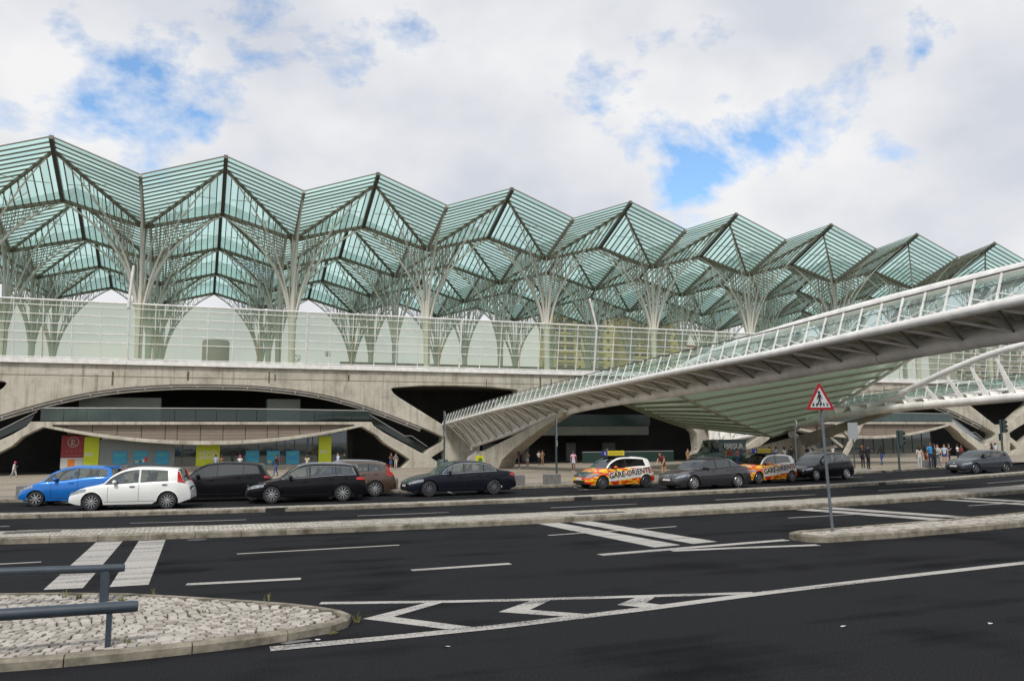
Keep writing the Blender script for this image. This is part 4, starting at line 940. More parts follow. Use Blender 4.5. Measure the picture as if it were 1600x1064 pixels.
def wheel_meshes(r,w,spokes,rim):
    key=(round(r,3),spokes,rim.name)
    if key in WHEELS: return WHEELS[key]
    m=MB(); ri=r*.70
    m.lathe([(ri,-w/2),(r*.93,-w/2),(r,-w*.36),(r,w*.36),(r*.93,w/2),(ri,w/2),(ri,-w/2)],30,'y'); tyre=m.mesh('wheel',RUBBER,smooth=40)
    m=MB(); yo=-w/2-.002
    m.lathe([(ri,yo+.004),(ri*.96,yo-.006),(ri*.90,yo+.015),(ri*.88,yo+.06)],30,'y')
    for k in range(spokes):
        a=2*math.pi*k/spokes; c,s=math.cos(a),math.sin(a); h0,h1=.030*9/(spokes+3),.026*9/(spokes+3)
        pts=[(.03,-h0),(ri*.93,-h1),(ri*.93,h1),(.03,h0)]
        m.prism(pts,yo-.004,yo+.035,lambda u,v,d:(u*c-v*s,d,u*s+v*c))
    m.lathe([(.0,yo-.014),(.045,yo-.012),(.055,yo+.01)],14,'y'); rimm=m.mesh('rim',rim,smooth=35)
    m=MB(); m.lathe([(0,yo+.07),(ri*.9,yo+.07)],20,'y'); back=m.mesh('brake_disc',mat('brake_dark',(.04,.04,.042),.5,metal=.5))
    WHEELS[key]=(tyre,rimm,back); return WHEELS[key]
class Car:
    """lofted body. x=0 at the nose, +x to the tail; drawn with the nose at -X of the object (cars in the photo face left)"""
    def __init__(s,name,label,cat,pos,rz,L,W,H,wb,fo,top,belt,body,dlo,doors,rim,wr=.315,spokes=10,sill=.20,glass=None,hl=None,tl=None,chrome=False,lower=None,roofmat=None,skew=-.25,tumble=.70,roof_rails=False,group=None,plate=True,grille=True,handles=None,pillar=None,hlz=None,tlz=None,decal=None):
        s.t=thing(name,label,cat,pos,rz,group); s.L,s.W,s.H=L,W,H; s.wb,s.fo=wb,fo; s.top=top; s.belt=belt; s.dlo=dlo; s.sill=sill; s.wr=wr; s.skewv=skew; s.tumble=tumble
        G=glass or CARG; t=s.t; pillar=pillar or BLACK
        s.ax=(fo,fo+wb); ar=wr+.055
        # stations
        X=set([0,.015,.05,.11,.2,.3,.42,L-.42,L-.3,L-.2,L-.11,L-.05,L-.015,L])
        for a in s.ax:
            for k in range(-6,7): X.add(round(a+ar*math.sin(k*math.pi/12),4))
        for p in top: X.add(p[0])
        for d in doors: X.update((d-.03,d+.03))
        for a in dlo: X.add(a)
        k=.55
        while k<L-.45: X.add(round(k,3)); k+=.16
        xs=sorted(x for x in X if 0<=x<=L); f=[xs[0]]
        for x in xs[1:]:
            if x-f[-1]>.012: f.append(x)
        f[-1]=L; s.xs=f
        nlow=5
        def zbot(x):
            z=sill+ (max(0,.35-x)*.25 + max(0,x-(L-.4))*.35)
            for a in s.ax:
                d=abs(x-a)
                if d<ar: z=max(z,wr+math.sqrt(ar*ar-d*d)*.99)
            return z
        s.zbot=zbot
        rows=[]
        for x in f: rows.append([s.pt(x,j) for j in range(12)])
        s.rows=rows; ny=12
        body_f=MB(); low=MB()
        def cell(mb,i,j,sd,off=0):
            q=[rows[i][j],rows[i][j+1],rows[i+1][j+1],rows[i+1][j]]
            q=[(p[0],p[1]*sd,p[2]) for p in q]
            mb.poly(q if sd>0 else q[::-1])
        side={}
        for i in range(len(f)-1):
            xm=(f[i]+f[i+1])/2
            hasg=s.ztop(xm)-s.zbelt(xm)>.07
            for j in range(11):
                # rows: 0-5 lower body, 6 shoulder, 7 side glass, 8 roof rail, 9..10 top
                glassy=None
                if j==7 and hasg and dlo[0]<xm<dlo[-1]:
                    if not any(abs(xm-d)<.032 for d in doors): glassy=('side',sum(1 for d in doors if xm>d))
                    else: glassy=('pillar',[k for k,d in enumerate(doors) if abs(xm-d)<.032][0])
                if j>=9 and s.screen(xm)==1: glassy=('windscreen',0)
                if j>=9 and s.screen(xm)==2: glassy=('rear_window',0)
                for sd in (1,-1):
                    if glassy is None: cell(body_f if not(lower and j<2) else low,i,j,sd)
                    else:
                        key=glassy if glassy[0] in('windscreen','rear_window') else (glassy[0],glassy[1],sd)
                        side.setdefault(key,MB()); cell(side[key],i,j,sd)
        # nose and tail caps
        for rr,fl in ((rows[0],False),(rows[-1],True)):
            ring=[p for p in rr]+[(p[0],-p[1],p[2]) for p in rr[::-1]]
            body_f.poly(ring)
        def fin(mb,nm,mt,ang=38):
            bm=bmesh.new(); me=bpy.data.meshes.new(nm); me.from_pydata(mb.v,[],mb.f); bm.from_mesh(me)
            bmesh.ops.remove_doubles(bm,verts=bm.verts,dist=.0008); bmesh.ops.recalc_face_normals(bm,faces=bm.faces); bm.to_mesh(me); bm.free(); me.materials.append(mt)
            me.polygons.foreach_set('use_smooth',[True]*len(me.polygons)); me.set_sharp_from_angle(angle=R(ang)); return link(nm,me,t)
        s.body=fin(body_f,'body',body); 
        if lower: fin(low,'lower_trim',lower)
        for key,mb in side.items():
            if key[0]=='side': fin(mb,'side_window',G)
            elif key[0]=='pillar': fin(mb,'door_pillar',pillar)
            else: fin(mb,key[0],CARG)
        # underside, wheel wells, cabin
        m=MB(); m.box(.25,L-.25,-W/2*.86,W/2*.86,sill-.02,sill+.02); 
        for a in s.ax: m.box(a-ar-.01,a+ar+.01,-W/2+.26,W/2-.26,sill,wr+ar)
        m.obj('underbody',BLACK,t)
        zb=s.zbelt(dlo[0]+.5)
        m=MB(); m.box(dlo[0]+.05,dlo[-1]-.1,-W/2*.8,W/2*.8,sill+.05,zb-.30); m.obj('cabin_floor',CABIN,t)
        m=MB(); m.box(dlo[0]+.12,dlo[0]+.52,-W/2*.78,W/2*.78,zb-.32,zb-.02); m.obj('dashboard',CABIN,t)
        for xx in (dlo[0]+1.15,dlo[0]+2.0):
            for yy in (-.36,.36):
                if xx>dlo[-1]-.35: continue
                m=MB(); m.box(xx-.25,xx+.25,yy-.23,yy+.23,zb-.35,zb-.22); m.prism([(xx+.12,zb-.3),(xx+.25,zb-.3),(xx+.40,zb+.20),(xx+.29,zb+.22)],yy-.22,yy+.22,lambda a,b,d:(a,d,b)); m.prism([(xx+.32,zb+.22),(xx+.42,zb+.22),(xx+.44,min(H-.14,zb+.38)),(xx+.35,min(H-.14,zb+.38))],yy-.12,yy+.12,lambda a,b,d:(a,d,b)); m.obj('seat',mat('seat_cloth',(.06,.06,.065),.85),t)
        m=MB(); c=Vector((dlo[0]+.62,-.36,zb-.02)); P=[c+Vector((.06*math.sin(a),.18*math.cos(a),.17*math.sin(a))) for a in [i*math.pi/8 for i in range(17)]]; m.tube(P,.016,5); m.obj('steering_wheel',BLACK,t)
        # wheels
        ty,rm,bk=wheel_meshes(wr,.205,spokes,rim)
        for a in s.ax:
            for sd in (-1,1):
                w=link('wheel',ty,t,(a,sd*(W/2-.125),wr)); 
                if sd>0: w.rotation_euler=(0,0,math.pi)
                w.rotation_euler.y=random.uniform(0,1)*(1)
                link('rim',rm,w); link('brake_disc',bk,w)
        # arch lips
        for a in s.ax:
            for sd in (-1,1):
                P=[(a+ar*math.sin(k*math.pi/14),sd*(s.halfw(a+ar*math.sin(k*math.pi/14),wr+ar*math.cos(k*math.pi/14)*.9)+.004),wr+math.sqrt(max(0,1-math.sin(k*math.pi/14)**2))*ar*.99) for k in range(-6,7)]
                m=MB(); m.tube(P,.016,5); m.obj('arch_lip',lower or body,t)
        # panel gaps, sill line, handles
        for sd in (-1,1):
            for dx in [fo+.52 if fo+.52<dlo[0]+.45 else dlo[0]+.3]+list(doors)+([dlo[-1]-.28] if len(doors)>1 else []):
                zb0=max(zbot(dx)+.05,sill+.1); zt=s.zbelt(dx)-.02
                P=[]
                for k in range(9):
                    z=lerp(zb0,zt,k/8); xx=dx
                    for a in s.ax:
                        if z<wr+ar+.08 and abs(xx-a)<ar+.05 and dx>a: xx=a+math.sqrt(max((ar+.06)**2-(z-wr)**2,0)) if (ar+.06)**2>(z-wr)**2 else xx
                        elif z<wr+ar+.08 and abs(xx-a)<ar+.05: xx=a-math.sqrt(max((ar+.06)**2-(z-wr)**2,0))
                    P.append((xx,sd*(s.halfw(xx,z)-.001),z))
                m=MB(); m.tube(P,.006,4); m.obj('door_gap',SEAM,t)
            P=[(x,sd*(s.halfw(x,sill+.10)+.001),sill+.10) for x in [lerp(s.ax[0]+ar+.06,s.ax[1]-ar-.06,k/8) for k in range(9)]]; m=MB(); m.tube(P,.006,4); m.obj('sill_gap',SEAM,t)
            for dx in (handles or [d-.22 for d in doors]+([dlo[-1]-.42] if len(doors)>1 else [])):
                z=s.zbelt(dx)-.11; y=s.halfw(dx,z); m=MB(); m.tube([(dx-.09,sd*y,z),(dx-.06,sd*(y+.028),z+.006),(dx+.06,sd*(y+.028),z+.008),(dx+.09,sd*y,z+.004)],[.012,.017,.017,.012],6); m.obj('door_handle',body if not handles else BLACK,t,smooth=60)
            # mirrors
            mx=dlo[0]+.42; z=s.zbelt(mx)+.07; y=s.halfw(mx,s.zbelt(mx))
            m=MB(); m.lathe([(0,-.10),(.055,-.085),(.075,-.02),(.07,.05),(.04,.085),(0,.09)],12,'y',cx=0,cy=0,cz=0); mm=m.obj('mirror',body if roofmat is None else BLACK,t,smooth=70); mm.location=(mx,sd*(y+.09),z+.02)
            m=MB(); m.tube([(mx+.02,sd*(y-.03),z-.07),(mx,sd*(y+.06),z-.03)],.022,6); m.obj('mirror_arm',BLACK,t)
            # lamps
            hx0,hx1,hz0,hz1=hl or (.04,.62,.53,.74)
            s.patch('headlamp',sd,hx0,hx1,lambda u:lerp(hz0,hz1-.10,u**.8),lambda u:lerp(hz0+.13,hz1,u**.8),HLAMP)
            tx0,tx1,tz0,tz1=tl or (L-.38,L-.03,.72,.92)
            s.patch('tail_lamp',sd,tx0,tx1,lambda u:lerp(tz0+.05,tz0,u),(lambda u:tz1) if tz1-tz0>.3 else (lambda u:lerp(tz0+.12,tz1,u)),TLAMP)
        # window line trim
            if chrome:
                xa=[lerp(dlo[0]+.1,dlo[-1]-.02,k/24) for k in range(25)]
                P=[s.on(x,'b',sd) for x in xa]+[s.on(x,'t',sd) for x in xa[::-1]]
                m=MB(); m.tube(P,.013,5,cap=False); m.obj('window_trim',CHROME,t)
        m=MB(); gz=s.ztop(.1)-.1
        if grille:
            zc=.36; 
            def front(y,z): return (s.nose(y,z)-.006,y,z)
            for nm,z0,z1,ww,mt in (('lower_grille',.24,.40,.52,BLACK),('grille',.50,.60,.38,BLACK)):
                m=MB(); m.grid([[front(lerp(-ww,ww,k/10),z) for k in range(11)] for z in (z0,lerp(z0,z1,.5),z1)]); m.obj(nm,mt,t,fix=False)
            if plate:
                m=MB(); m.grid([[(s.nose(y,z)-.016,y,z) for y in (-.26,0,.26)] for z in (.42,.53)]); m.obj('number_plate',PLATE,t,fix=False)
            m=MB(); m.lathe([(0,-.014),(.05,-.012),(.06,0)],14,'x',cx=s.nose(0,.62)-.004,cz=.62); m.obj('badge',CHROME,t)
        m=MB(); m.box(L-.004,L+.014,-.26,.26,.62,.73); m.obj('rear_plate',PLATE,t)
        m=MB(); m.box(L-.08,L+.02,-W/2*.6,W/2*.6,.28,.36); m.obj('rear_bumper_insert',BLACK,t)
        if roof_rails:
            for sd in (-1,1):
                xa=[lerp(roof_rails[0],roof_rails[1],k/8) for k in range(9)]
                m=MB(); m.tube([(x,sd*(s.roofw(x)-.03),s.ztop(x)+(.035 if 0<k<8 else .0)) for k,x in enumerate(xa)],.02,6); m.obj('roof_rail',CHROME,t,smooth=60)
        # rigid offset: put the middle of the car at the object's origin
        for ch in list(t.children): ch.location.x-=L/2
    def ztop(s,x): return sm(x,s.top)
    def zbelt(s,x): return min(sm(x,s.belt),s.ztop(x)-.005)
    def screen(s,x):
        # windscreen where the profile climbs from cowl to roof, rear window where it drops
        dz=(s.ztop(x+.03)-s.ztop(x-.03))/.06
        if s.ztop(x)-sm(x,s.belt)>.05:
            if dz>.22 and x<s.L*.55: return 1
            if dz<-.33 and x>s.L*.55 and s.ztop(x)>sm(x,s.belt)+.08: return 2
        return 0
    def wf(s,x):
        d=min(x,s.L-x); e=0 if d>.75 else ((.75-d)/.75)
        fr=.30 if x<s.L/2 else .22
        return 1-fr*e**2.6-.015*abs(x/s.L-.5)*2
    def roofw(s,x): return s.W/2*s.wf(x)*s.tumble
    def halfw(s,x,z):
        """half width of the lower body at height z"""
        zb=s.zbelt(x); b=s.sill; u=max(0,min(1.2,(z-b)/max(.05,zb-b)))
        return s.W/2*s.wf(x)*sm(u,[(0,.93),(.25,.975),(.55,1.0),(.8,.985),(1.0,.945),(1.2,.9)])
    def nose(s,y,z):
        """x of the front surface at lateral y (approximate)"""
        x=0.0
        for k in range(60):
            if s.halfw(x,z)>=abs(y) and s.ztop(x)>=z: return x
            x+=.01
        return x
    def pt(s,x,j):
        zb=s.zbelt(x); zt=s.ztop(x); zl=s.zbot(x)
        zs=[zl,lerp(zl,zb,.14),lerp(zl,zb,.34),lerp(zl,zb,.56),lerp(zl,zb,.78),lerp(zl,zb,.93)]
        if j<=5: return (x,s.halfw(x,zs[j]),zs[j])
        hb=s.halfw(x,zb)
        if j==6: return (x,hb*.985,zb)
        if j==7: return (x,hb*.965,zb+.012 if zt-zb>.03 else zb+.001)
        g=max(0,min(1,(zt-zb)/(s.H-zb+.001)))
        rw=lerp(hb*.93,min(hb*.93,s.W/2*s.wf(x)*s.tumble),g)
        sk=0
        if j==8:
            z=zb+max(.012,(zt-zb)*(1-.0)-.085) if zt-zb>.1 else lerp(zb,zt,.4)
            w=lerp(hb*.965,rw+.05,max(0,min(1,(z-zb)/max(.05,zt-zb)))) if zt-zb>.1 else hb*.95
            sk=s.sk(x)*(z-zb)
            return (x+sk,w,z)
        if j==9: return (x+s.sk(x)*(zt-zb),rw,zt-.02 if zt-zb>.1 else lerp(zb,zt,.75))
        if j==10: return (x,rw*.55,zt+.012*(1 if zt-zb>.1 else .6))
        return (x,0,zt+.02)
    def sk(s,x):
        a=s.dlo[-1]; 
        return s.skewv*max(0,min(1,1-abs(x-a)/.45)) if x<a+.4 else 0
    def on(s,x,w,sd):
        i=7 if w=='b' else 8
        p=s.pt(x,i); return (p[0],sd*(p[1]+.006),p[2]+(.004 if w=='b' else 0))
    def patch(s,nm,sd,x0,x1,zl,zh,mt):
        rows=[]
        for k in range(8):
            u=k/7; x=lerp(x0,x1,u); row=[]
            for q in range(5):
                z=lerp(zl(u),zh(u),q/4); z=min(z,s.ztop(x)-.01); row.append((x,sd*(s.halfw(x,min(z,s.zbelt(x)))+.006),z))
            rows.append(row)
        m=MB(); m.grid(rows,flip=sd>0)
        # wrap to the nose or tail
        inner=[]
        for (x,y,z) in (rows[0] if x0<s.L/2 else rows[-1]): inner.append((x+(-.012 if x0<s.L/2 else .012)+ (.03 if x0>=s.L/2 else -.02),y*.72,z))
        base=rows[0] if x0<s.L/2 else rows[-1]; m.grid([base,inner],flip=(sd>0)!=(x0<s.L/2)); m.obj(nm,mt,s.t,smooth=50,fix=False)
    def decal_text(s,body,size,x,z,m,sd=-1,rot=0,bold=.01,halo=None):
        me=text_mesh('lettering',body,size,m,.002,'LEFT',bold); me.transform(Matrix.Rotation(rot,4,'Z')); me.transform(Matrix.Rotation(R(90),4,'X'))
        for v in me.vertices:
            xx=v.co.x+x; zz=v.co.z+z; d=-v.co.y
            v.co=(xx-s.L/2,sd*(s.halfw(min(max(xx,0),s.L),min(zz,s.zbelt(min(max(xx,0),s.L))))+.006+ (.004 if halo is None else halo)+d),zz)
        return link('lettering',me,s.t)
def ry(x): 
    return math.atan((sh(x+.5)-sh(x-.5)))
def hatch(L,H,cowl=.28,hood=.60,roof0=.46,nose=.52,tailz=.98,hz=.95,drop=.80):
    return [(0,nose),(.05,nose+.10),(.18,hood+.06),(.45,hood+.17),(L*.18,hz-.10),(L*cowl,hz),(L*(cowl+.075),lerp(hz,H,.52)),(L*roof0,H-.05),(L*.56,H),(L*.68,H-.012),(L*drop,H-.06),(L*(drop+.06),H-.12),(L*.93,tailz+.06),(L*.965,tailz-.10),(L*.99,.74),(L,.58)]
def belt(L,a=.70,b=.90,c=.98): return [(0,.48),(.1,.58),(.4,a),(L*.24,b-.03),(L*.4,b),(L*.75,c),(L*.9,c+.01),(L*.97,c-.14),(L,.55)]
WHITEP=paint('white_car_paint',(.72,.73,.71)); BLUEP=paint('blue_car_paint',(.012,.16,.55),.25); BLACKP=paint('black_car_paint',(.008,.008,.010),.0,.22); NAVYB=paint('blue_black_car_paint',(.010,.011,.018),.0,.22)
BROWNP=paint('brown_car_paint',(.10,.064,.046),.35); GREYP=paint('dark_grey_car_paint',(.06,.058,.064),.4,.2); SLATE=paint('slate_car_paint',(.055,.067,.082),.5); GREENP=paint('dark_green_van_paint',(.008,.045,.036),.1)
c1=Car('hatchback','white five-door hatchback at the head of the outer taxi lane, driver at the wheel','car',(-2.1,32.75,0),ry(-2.1),4.06,1.69,1.49,2.51,.80,hatch(4.06,1.49,.275,.62,.46,hz=.94,drop=.84,tailz=1.0),belt(4.06,.70,.90,.97),WHITEP,[1.12,3.32],[2.34],ALLOY,.305,11,pillar=WHITEP,hl=(.04,.60,.52,.77),tl=(3.62,3.93,.90,1.34),handles=[2.12,3.2],skew=-.12)
c2=Car('hatchback','small bright blue three-door hatchback, driver resting an arm out of the window','car',(-4.45,36.0,0),ry(-4.4),3.62,1.66,1.50,2.30,.70,hatch(3.62,1.50,.25,.64,.47,hz=.97,drop=.86,tailz=1.02),belt(3.62,.74,.92,1.06),BLUEP,[.95,3.2],[2.15],ALLOY,.29,8,hl=(.04,.58,.54,.80),tl=(3.35,3.56,.95,1.2),skew=-.1)
m=MB(); m.prism([(2.95,1.47),(3.3,1.46),(3.62,1.50),(3.50,1.36),(3.2,1.42)],-.5,.5,lambda a,b,d:(a-1.81,d,b)); m.obj('roof_spoiler',BLUEP,c2.t)
c3=Car('hatchback','black tall hatchback with dark windows behind the white hatchback','car',(.85,35.62,0),ry(.85),4.40,1.80,1.55,2.70,.90,hatch(4.40,1.55,.24,.66,.43,hz=1.0,drop=.84),belt(4.40,.76,.96,1.06),BLACKP,[1.05,3.85],[2.2,3.2],DALLOY,.32,10,glass=CARGD,skew=-.35,tl=(4.0,4.36,.86,1.04))
c4=Car('estate_car','black estate car with silver roof edge and bright window trim in the outer lane','car',(4.15,33.5,0),ry(4.1),4.62,1.81,1.46,2.71,.92,hatch(4.62,1.46,.27,.62,.45,hz=.93,drop=.86,tailz=1.0),belt(4.62,.70,.90,1.0),BLACKP,[1.2,4.15],[2.35,3.35],ALLOY,.33,10,chrome=True,skew=-.45,roof_rails=(1.9,4.0),tl=(4.15,4.58,.80,.98),hl=(.04,.62,.52,.74))
c5=Car('estate_car','brown estate car with tall red tail lamps parked against the plaza kerb','car',(5.8,35.6,0),ry(5.8),4.64,1.86,1.50,2.78,.90,hatch(4.64,1.50,.28,.64,.46,hz=.97,drop=.85,tailz=1.05),belt(4.64,.74,.95,1.05),BROWNP,[1.3,4.1],[2.45,3.4],ALLOY,.335,10,skew=-.5,roof_rails=(2.0,4.0),tl=(4.2,4.52,.84,1.38))
def sedan(L,H,hz=.95): return [(0,.50),(.05,.61),(.18,.68),(.5,.78),(L*.17,.86),(L*.27,hz),(L*.335,lerp(hz,H,.55)),(L*.42,H-.05),(L*.52,H),(L*.62,H-.015),(L*.72,H-.09),(L*.79,lerp(hz+.1,H,.45)),(L*.85,hz+.10),(L*.92,hz+.06),(L*.975,hz),(L*.992,.75),(L,.60)]
c6=Car('saloon_car','long black saloon with curved bright window trim alone in the gap','car',(10.75,34.3,0),ry(10.7),4.92,1.85,1.46,2.94,.86,sedan(4.92,1.46),belt(4.92,.72,.92,.98),NAVYB,[1.35,3.95],[2.45,3.35],DALLOY,.335,10,chrome=True,skew=-.5,tl=(4.55,4.9,.78,.94),hl=(.04,.6,.52,.74),tumble=.68)
c8=Car('saloon_car','dark metallic grey saloon overlapping the rear driving school car','car',(22.65,32.95,0),ry(22.6),4.63,1.81,1.45,2.71,.90,sedan(4.63,1.45),belt(4.63,.72,.92,1.0),GREYP,[1.25,3.75],[2.3,3.2],ALLOY,.33,10,glass=CARGD,skew=-.45,hl=(.04,.66,.52,.75),tl=(4.2,4.6,.80,.96))
c10=Car('estate_car','black estate car beside the warning sign post, driver leaning at its window','car',(32.7,36.5,0),ry(32.7),4.56,1.80,1.47,2.70,.90,hatch(4.56,1.47,.27,.64,.45,hz=.94,drop=.86),belt(4.56,.72,.92,1.0),BLACKP,[1.2,4.1],[2.3,3.3],ALLOY,.32,9,skew=-.45,roof_rails=(1.9,3.9))
c11=Car('hatchback','slate grey hatchback at the far right end of the taxi rank','car',(47.3,38.2,0),-.02,4.37,1.80,1.46,2.65,.90,hatch(4.37,1.46,.29,.64,.47,hz=.97,drop=.84,tailz=1.02),belt(4.37,.74,.94,1.04),SLATE,[1.3,3.75],[2.4],DALLOY,.33,7,skew=-.4,tl=(4.08,4.33,.86,1.2))
# driving-school cars: yellow, orange and red wrap fading to a white rear and roof
def wrap_mat():
    m=bpy.data.materials.new('driving_school_wrap'); m.use_nodes=True; t=m.node_tree; b=t.nodes['Principled BSDF']; b.inputs['Roughness'].default_value=.3; b.inputs['Coat Weight'].default_value=.6
    tc=nd(t,'ShaderNodeTexCoord'); mp=nd(t,'ShaderNodeMapping'); lk(t,tc.outputs['Object'],mp.inputs[0]); mp.inputs['Scale'].default_value=(1.1,.9,3.2); mp.inputs['Rotation'].default_value=(0,R(12),0)
    n=nd(t,'ShaderNodeTexNoise'); lk(t,mp.outputs[0],n.inputs['Vector']); n.inputs['Scale'].default_value=1.1; n.inputs['Detail'].default_value=1.5; n.inputs['Distortion'].default_value=1.4
    r=nd(t,'ShaderNodeValToRGB'); r.color_ramp.interpolation='CONSTANT'; lk(t,n.outputs[0],r.inputs[0]); e=r.color_ramp.elements
    e[0].position=0; e[0].color=(.78,.50,.015,1); e[1].position=.43; e[1].color=(.70,.10,.01,1)
    for p,c in ((.50,(.60,.025,.012,1)),(.56,(.76,.20,.012,1)),(.62,(.80,.55,.02,1))):
        q=e.new(p); q.color=c
    sp=nd(t,'ShaderNodeSeparateXYZ'); lk(t,tc.outputs['Object'],sp.inputs[0])
    # white above a line that drops to the rear, and a white lower door stripe
    z1=nd(t,'ShaderNodeMath',operation='MULTIPLY_ADD'); lk(t,sp.outputs[0],z1.inputs[0]); z1.inputs[1].default_value=.02; lk(t,sp.outputs[2],z1.inputs[2])
    a=nd(t,'ShaderNodeMath',operation='GREATER_THAN'); lk(t,z1.outputs[0],a.inputs[0]); a.inputs[1].default_value=1.02
    zl=nd(t,'ShaderNodeMath',operation='MULTIPLY_ADD'); lk(t,sp.outputs[0],zl.inputs[0]); zl.inputs[1].default_value=-.10; lk(t,sp.outputs[2],zl.inputs[2])
    b1=nd(t,'ShaderNodeMath',operation='LESS_THAN'); lk(t,zl.outputs[0],b1.inputs[0]); b1.inputs[1].default_value=-.02
    b2=nd(t,'ShaderNodeMath',operation='COMPARE'); lk(t,zl.outputs[0],b2.inputs[0]); b2.inputs[1].default_value=.29; b2.inputs[2].default_value=.07
    x1=nd(t,'ShaderNodeMath',operation='GREATER_THAN'); lk(t,sp.outputs[0],x1.inputs[0]); x1.inputs[1].default_value=1.0
    b3=nd(t,'ShaderNodeMath',operation='MULTIPLY'); lk(t,b2.outputs[0],b3.inputs[0]); lk(t,x1.outputs[0],b3.inputs[1])
    mxx=nd(t,'ShaderNodeMath',operation='MAXIMUM'); lk(t,a.outputs[0],mxx.inputs[0]); lk(t,b3.outputs[0],mxx.inputs[1])
    mx=nd(t,'ShaderNodeMix',data_type='RGBA'); lk(t,mxx.outputs[0],mx.inputs[0]); lk(t,r.outputs[0],mx.inputs[6]); mx.inputs[7].default_value=(.72,.72,.70,1)
    lk(t,mx.outputs[2],b.inputs['Base Color']); return m
WRAP=wrap_mat(); INK=mat('black_lettering',(.01,.01,.012),.5); YSIGN=mat('yellow_sign',(.66,.52,.02),.5); BSIGN=mat('blue_sign',(.02,.03,.28),.5)
def school(label,pos):
    c=Car('hatchback',label,'car',pos,ry(pos[0]),3.95,1.70,1.50,2.51,.82,hatch(3.95,1.50,.26,.62,.45,hz=.97,drop=.86,tailz=1.02),belt(3.95,.72,.93,1.03),WRAP,[1.1,3.35],[2.2],DALLOY,.31,10,glass=CARGD,group='driving school cars',skew=-.3,tl=(3.6,3.9,.85,1.1))
    c.decal_text('GARE-ORIENTE',.36,1.18,.50,LETW,rot=R(5.5),bold=.035,halo=.0); c.decal_text('GARE-ORIENTE',.36,1.18,.50,INK,rot=R(5.5),bold=.012,halo=.006)
    m=MB(); m.box(-.35,.62,-.07,.07,1.56,1.78); s=m.obj('roof_sign',YSIGN,c.t); s.location.x=.0
    m=MB(); m.box(-.62,-.37,-.07,.07,1.56,1.78); m.obj('learner_sign',BSIGN,c.t)
    me=text_mesh('lettering','L',.2,LETW,.004,bold=.005); me.transform(Matrix.Rotation(R(90),4,'X')); link('lettering',me,c.t,(-.54,-.075,1.6))
    m=MB(); m.box(-.3,.58,-.6,.6,1.50,1.56); m.obj('sign_base',BLACK,c.t)
    g=MB()
    for i in range(11): g.box(-.29+i*.08,-.24+i*.08,-.073,-.07,1.63,1.71)
    g.obj('sign_print',mat('sign_print_dark',(.30,.22,.02),.6),c.t)
    return c
c7=school('orange and yellow driving school car with white roof, whole side lettering in view',(19.05,35.4,0))
c9=school('orange and yellow driving school car half hidden behind the dark grey saloon',(28.1,35.6,0))
# security van and far yellow car
def van_top(L,H): return [(0,.70),(.05,.85),(.2,1.0),(.7,1.15),(1.0,1.22),(1.5,1.75),(1.8,H-.05),(2.2,H),(L-.6,H),(L-.12,H-.03),(L-.05,H-.25),(L,.6)]
v=Car('security_van','dark green security van parked in front of the station entrance','van',(46.6,65.5,plaza_z(46.6,65.5)),0,5.6,2.0,2.45,3.3,1.0,van_top(5.6,2.45),[(0,.68),(.3,.9),(1,1.15),(2,1.3),(4,1.32),(5.4,1.32),(5.6,.6)],GREENP,[1.1,2.3],[2.0],DALLOY,.34,6,glass=CARGD,skew=0,tumble=.86,tl=(5.4,5.58,1.0,1.5),hl=(.08,.6,.8,1.05))
me=text_mesh('lettering','ESEGUR',.62,LETW,.006,bold=.02); me.transform(Matrix.Rotation(R(90),4,'X')); link('lettering',me,v.t,(0.05,-1.0,1.6))
c13=Car('hatchback','yellow car standing in the dark under the right-hand station arch','car',(119,91,-.55),.3,4.0,1.7,1.5,2.5,.8,hatch(4.0,1.5),belt(4.0),paint('yellow_car_paint',(.55,.50,.03)),[1.1,3.4],[2.2],ALLOY,.31,8)
# ================================================================ street furniture
SIGNR=mat('sign_red_border',(.27,.006,.010),.45); SIGNW=mat('sign_white_face',(.45,.48,.48),.45); SIGNB=mat('sign_black_print',(.008,.008,.01),.5); SBACK=mat('sign_grey_back',(.30,.32,.33),.5,metal=.3)
GPOST=mat('grey_sign_post',(.13,.15,.17),.5,metal=.3,var=.15,scale=6); DPOST=mat('dark_green_post',(.035,.06,.06),.5,var=.15,scale=6)
def tri(cx,cz,w,h,r=.04):
    P=[(cx-w/2,cz),(cx+w/2,cz),(cx,cz+h)]; o=[]
    for i in range(3):
        a=Vector(P[i-1]); b=Vector(P[i]); c=Vector(P[(i+1)%3]); u=(a-b).normalized(); v=(c-b).normalized()
        for t in (0,.25,.5,.75,1): o.append(tuple((b+u*r*1.6).lerp(b+v*r*1.6,t)+(b-((b+u*r*1.6)+(b+v*r*1.6))/2)*(.5*(1-abs(2*t-1)))))
    return o
t=thing('warning_sign','red-edged triangular pedestrian crossing sign on a tall grey post','sign',(13.96,15.34,.14),R(-14))
m=MB(); m.tube([(.1,.03,0),(.03,.03,1.6),(-.03,.03,3.3)],.035,10); m.obj('post',GPOST,t,smooth=50)
fn=lambda a,b,d:(a-.07,d-.04,b)
m=MB(); m.prism(tri(0,2.86,.74,.68),0,.02,fn); m.obj('plate',SIGNR,t)
m=MB(); m.prism(tri(0,2.925,.53,.48,.015),-.004,.0005,fn); face=m.obj('face',SIGNW,t)
m=MB()
for i in range(5):
    x=-.18+i*.09; m.prism([(x-.022-.006*(i-2)*-1,2.955),(x+.022,2.955),(x+.018-.02*(i-2)*.4,3.03),(x-.018-.02*(i-2)*.4,3.03)],-.007,-.0045,fn)
m.prism([(-.02+.036*math.cos(a),3.285+.036*math.sin(a)) for a in [k*math.pi/6 for k in range(12)]],-.007,-.0045,fn)
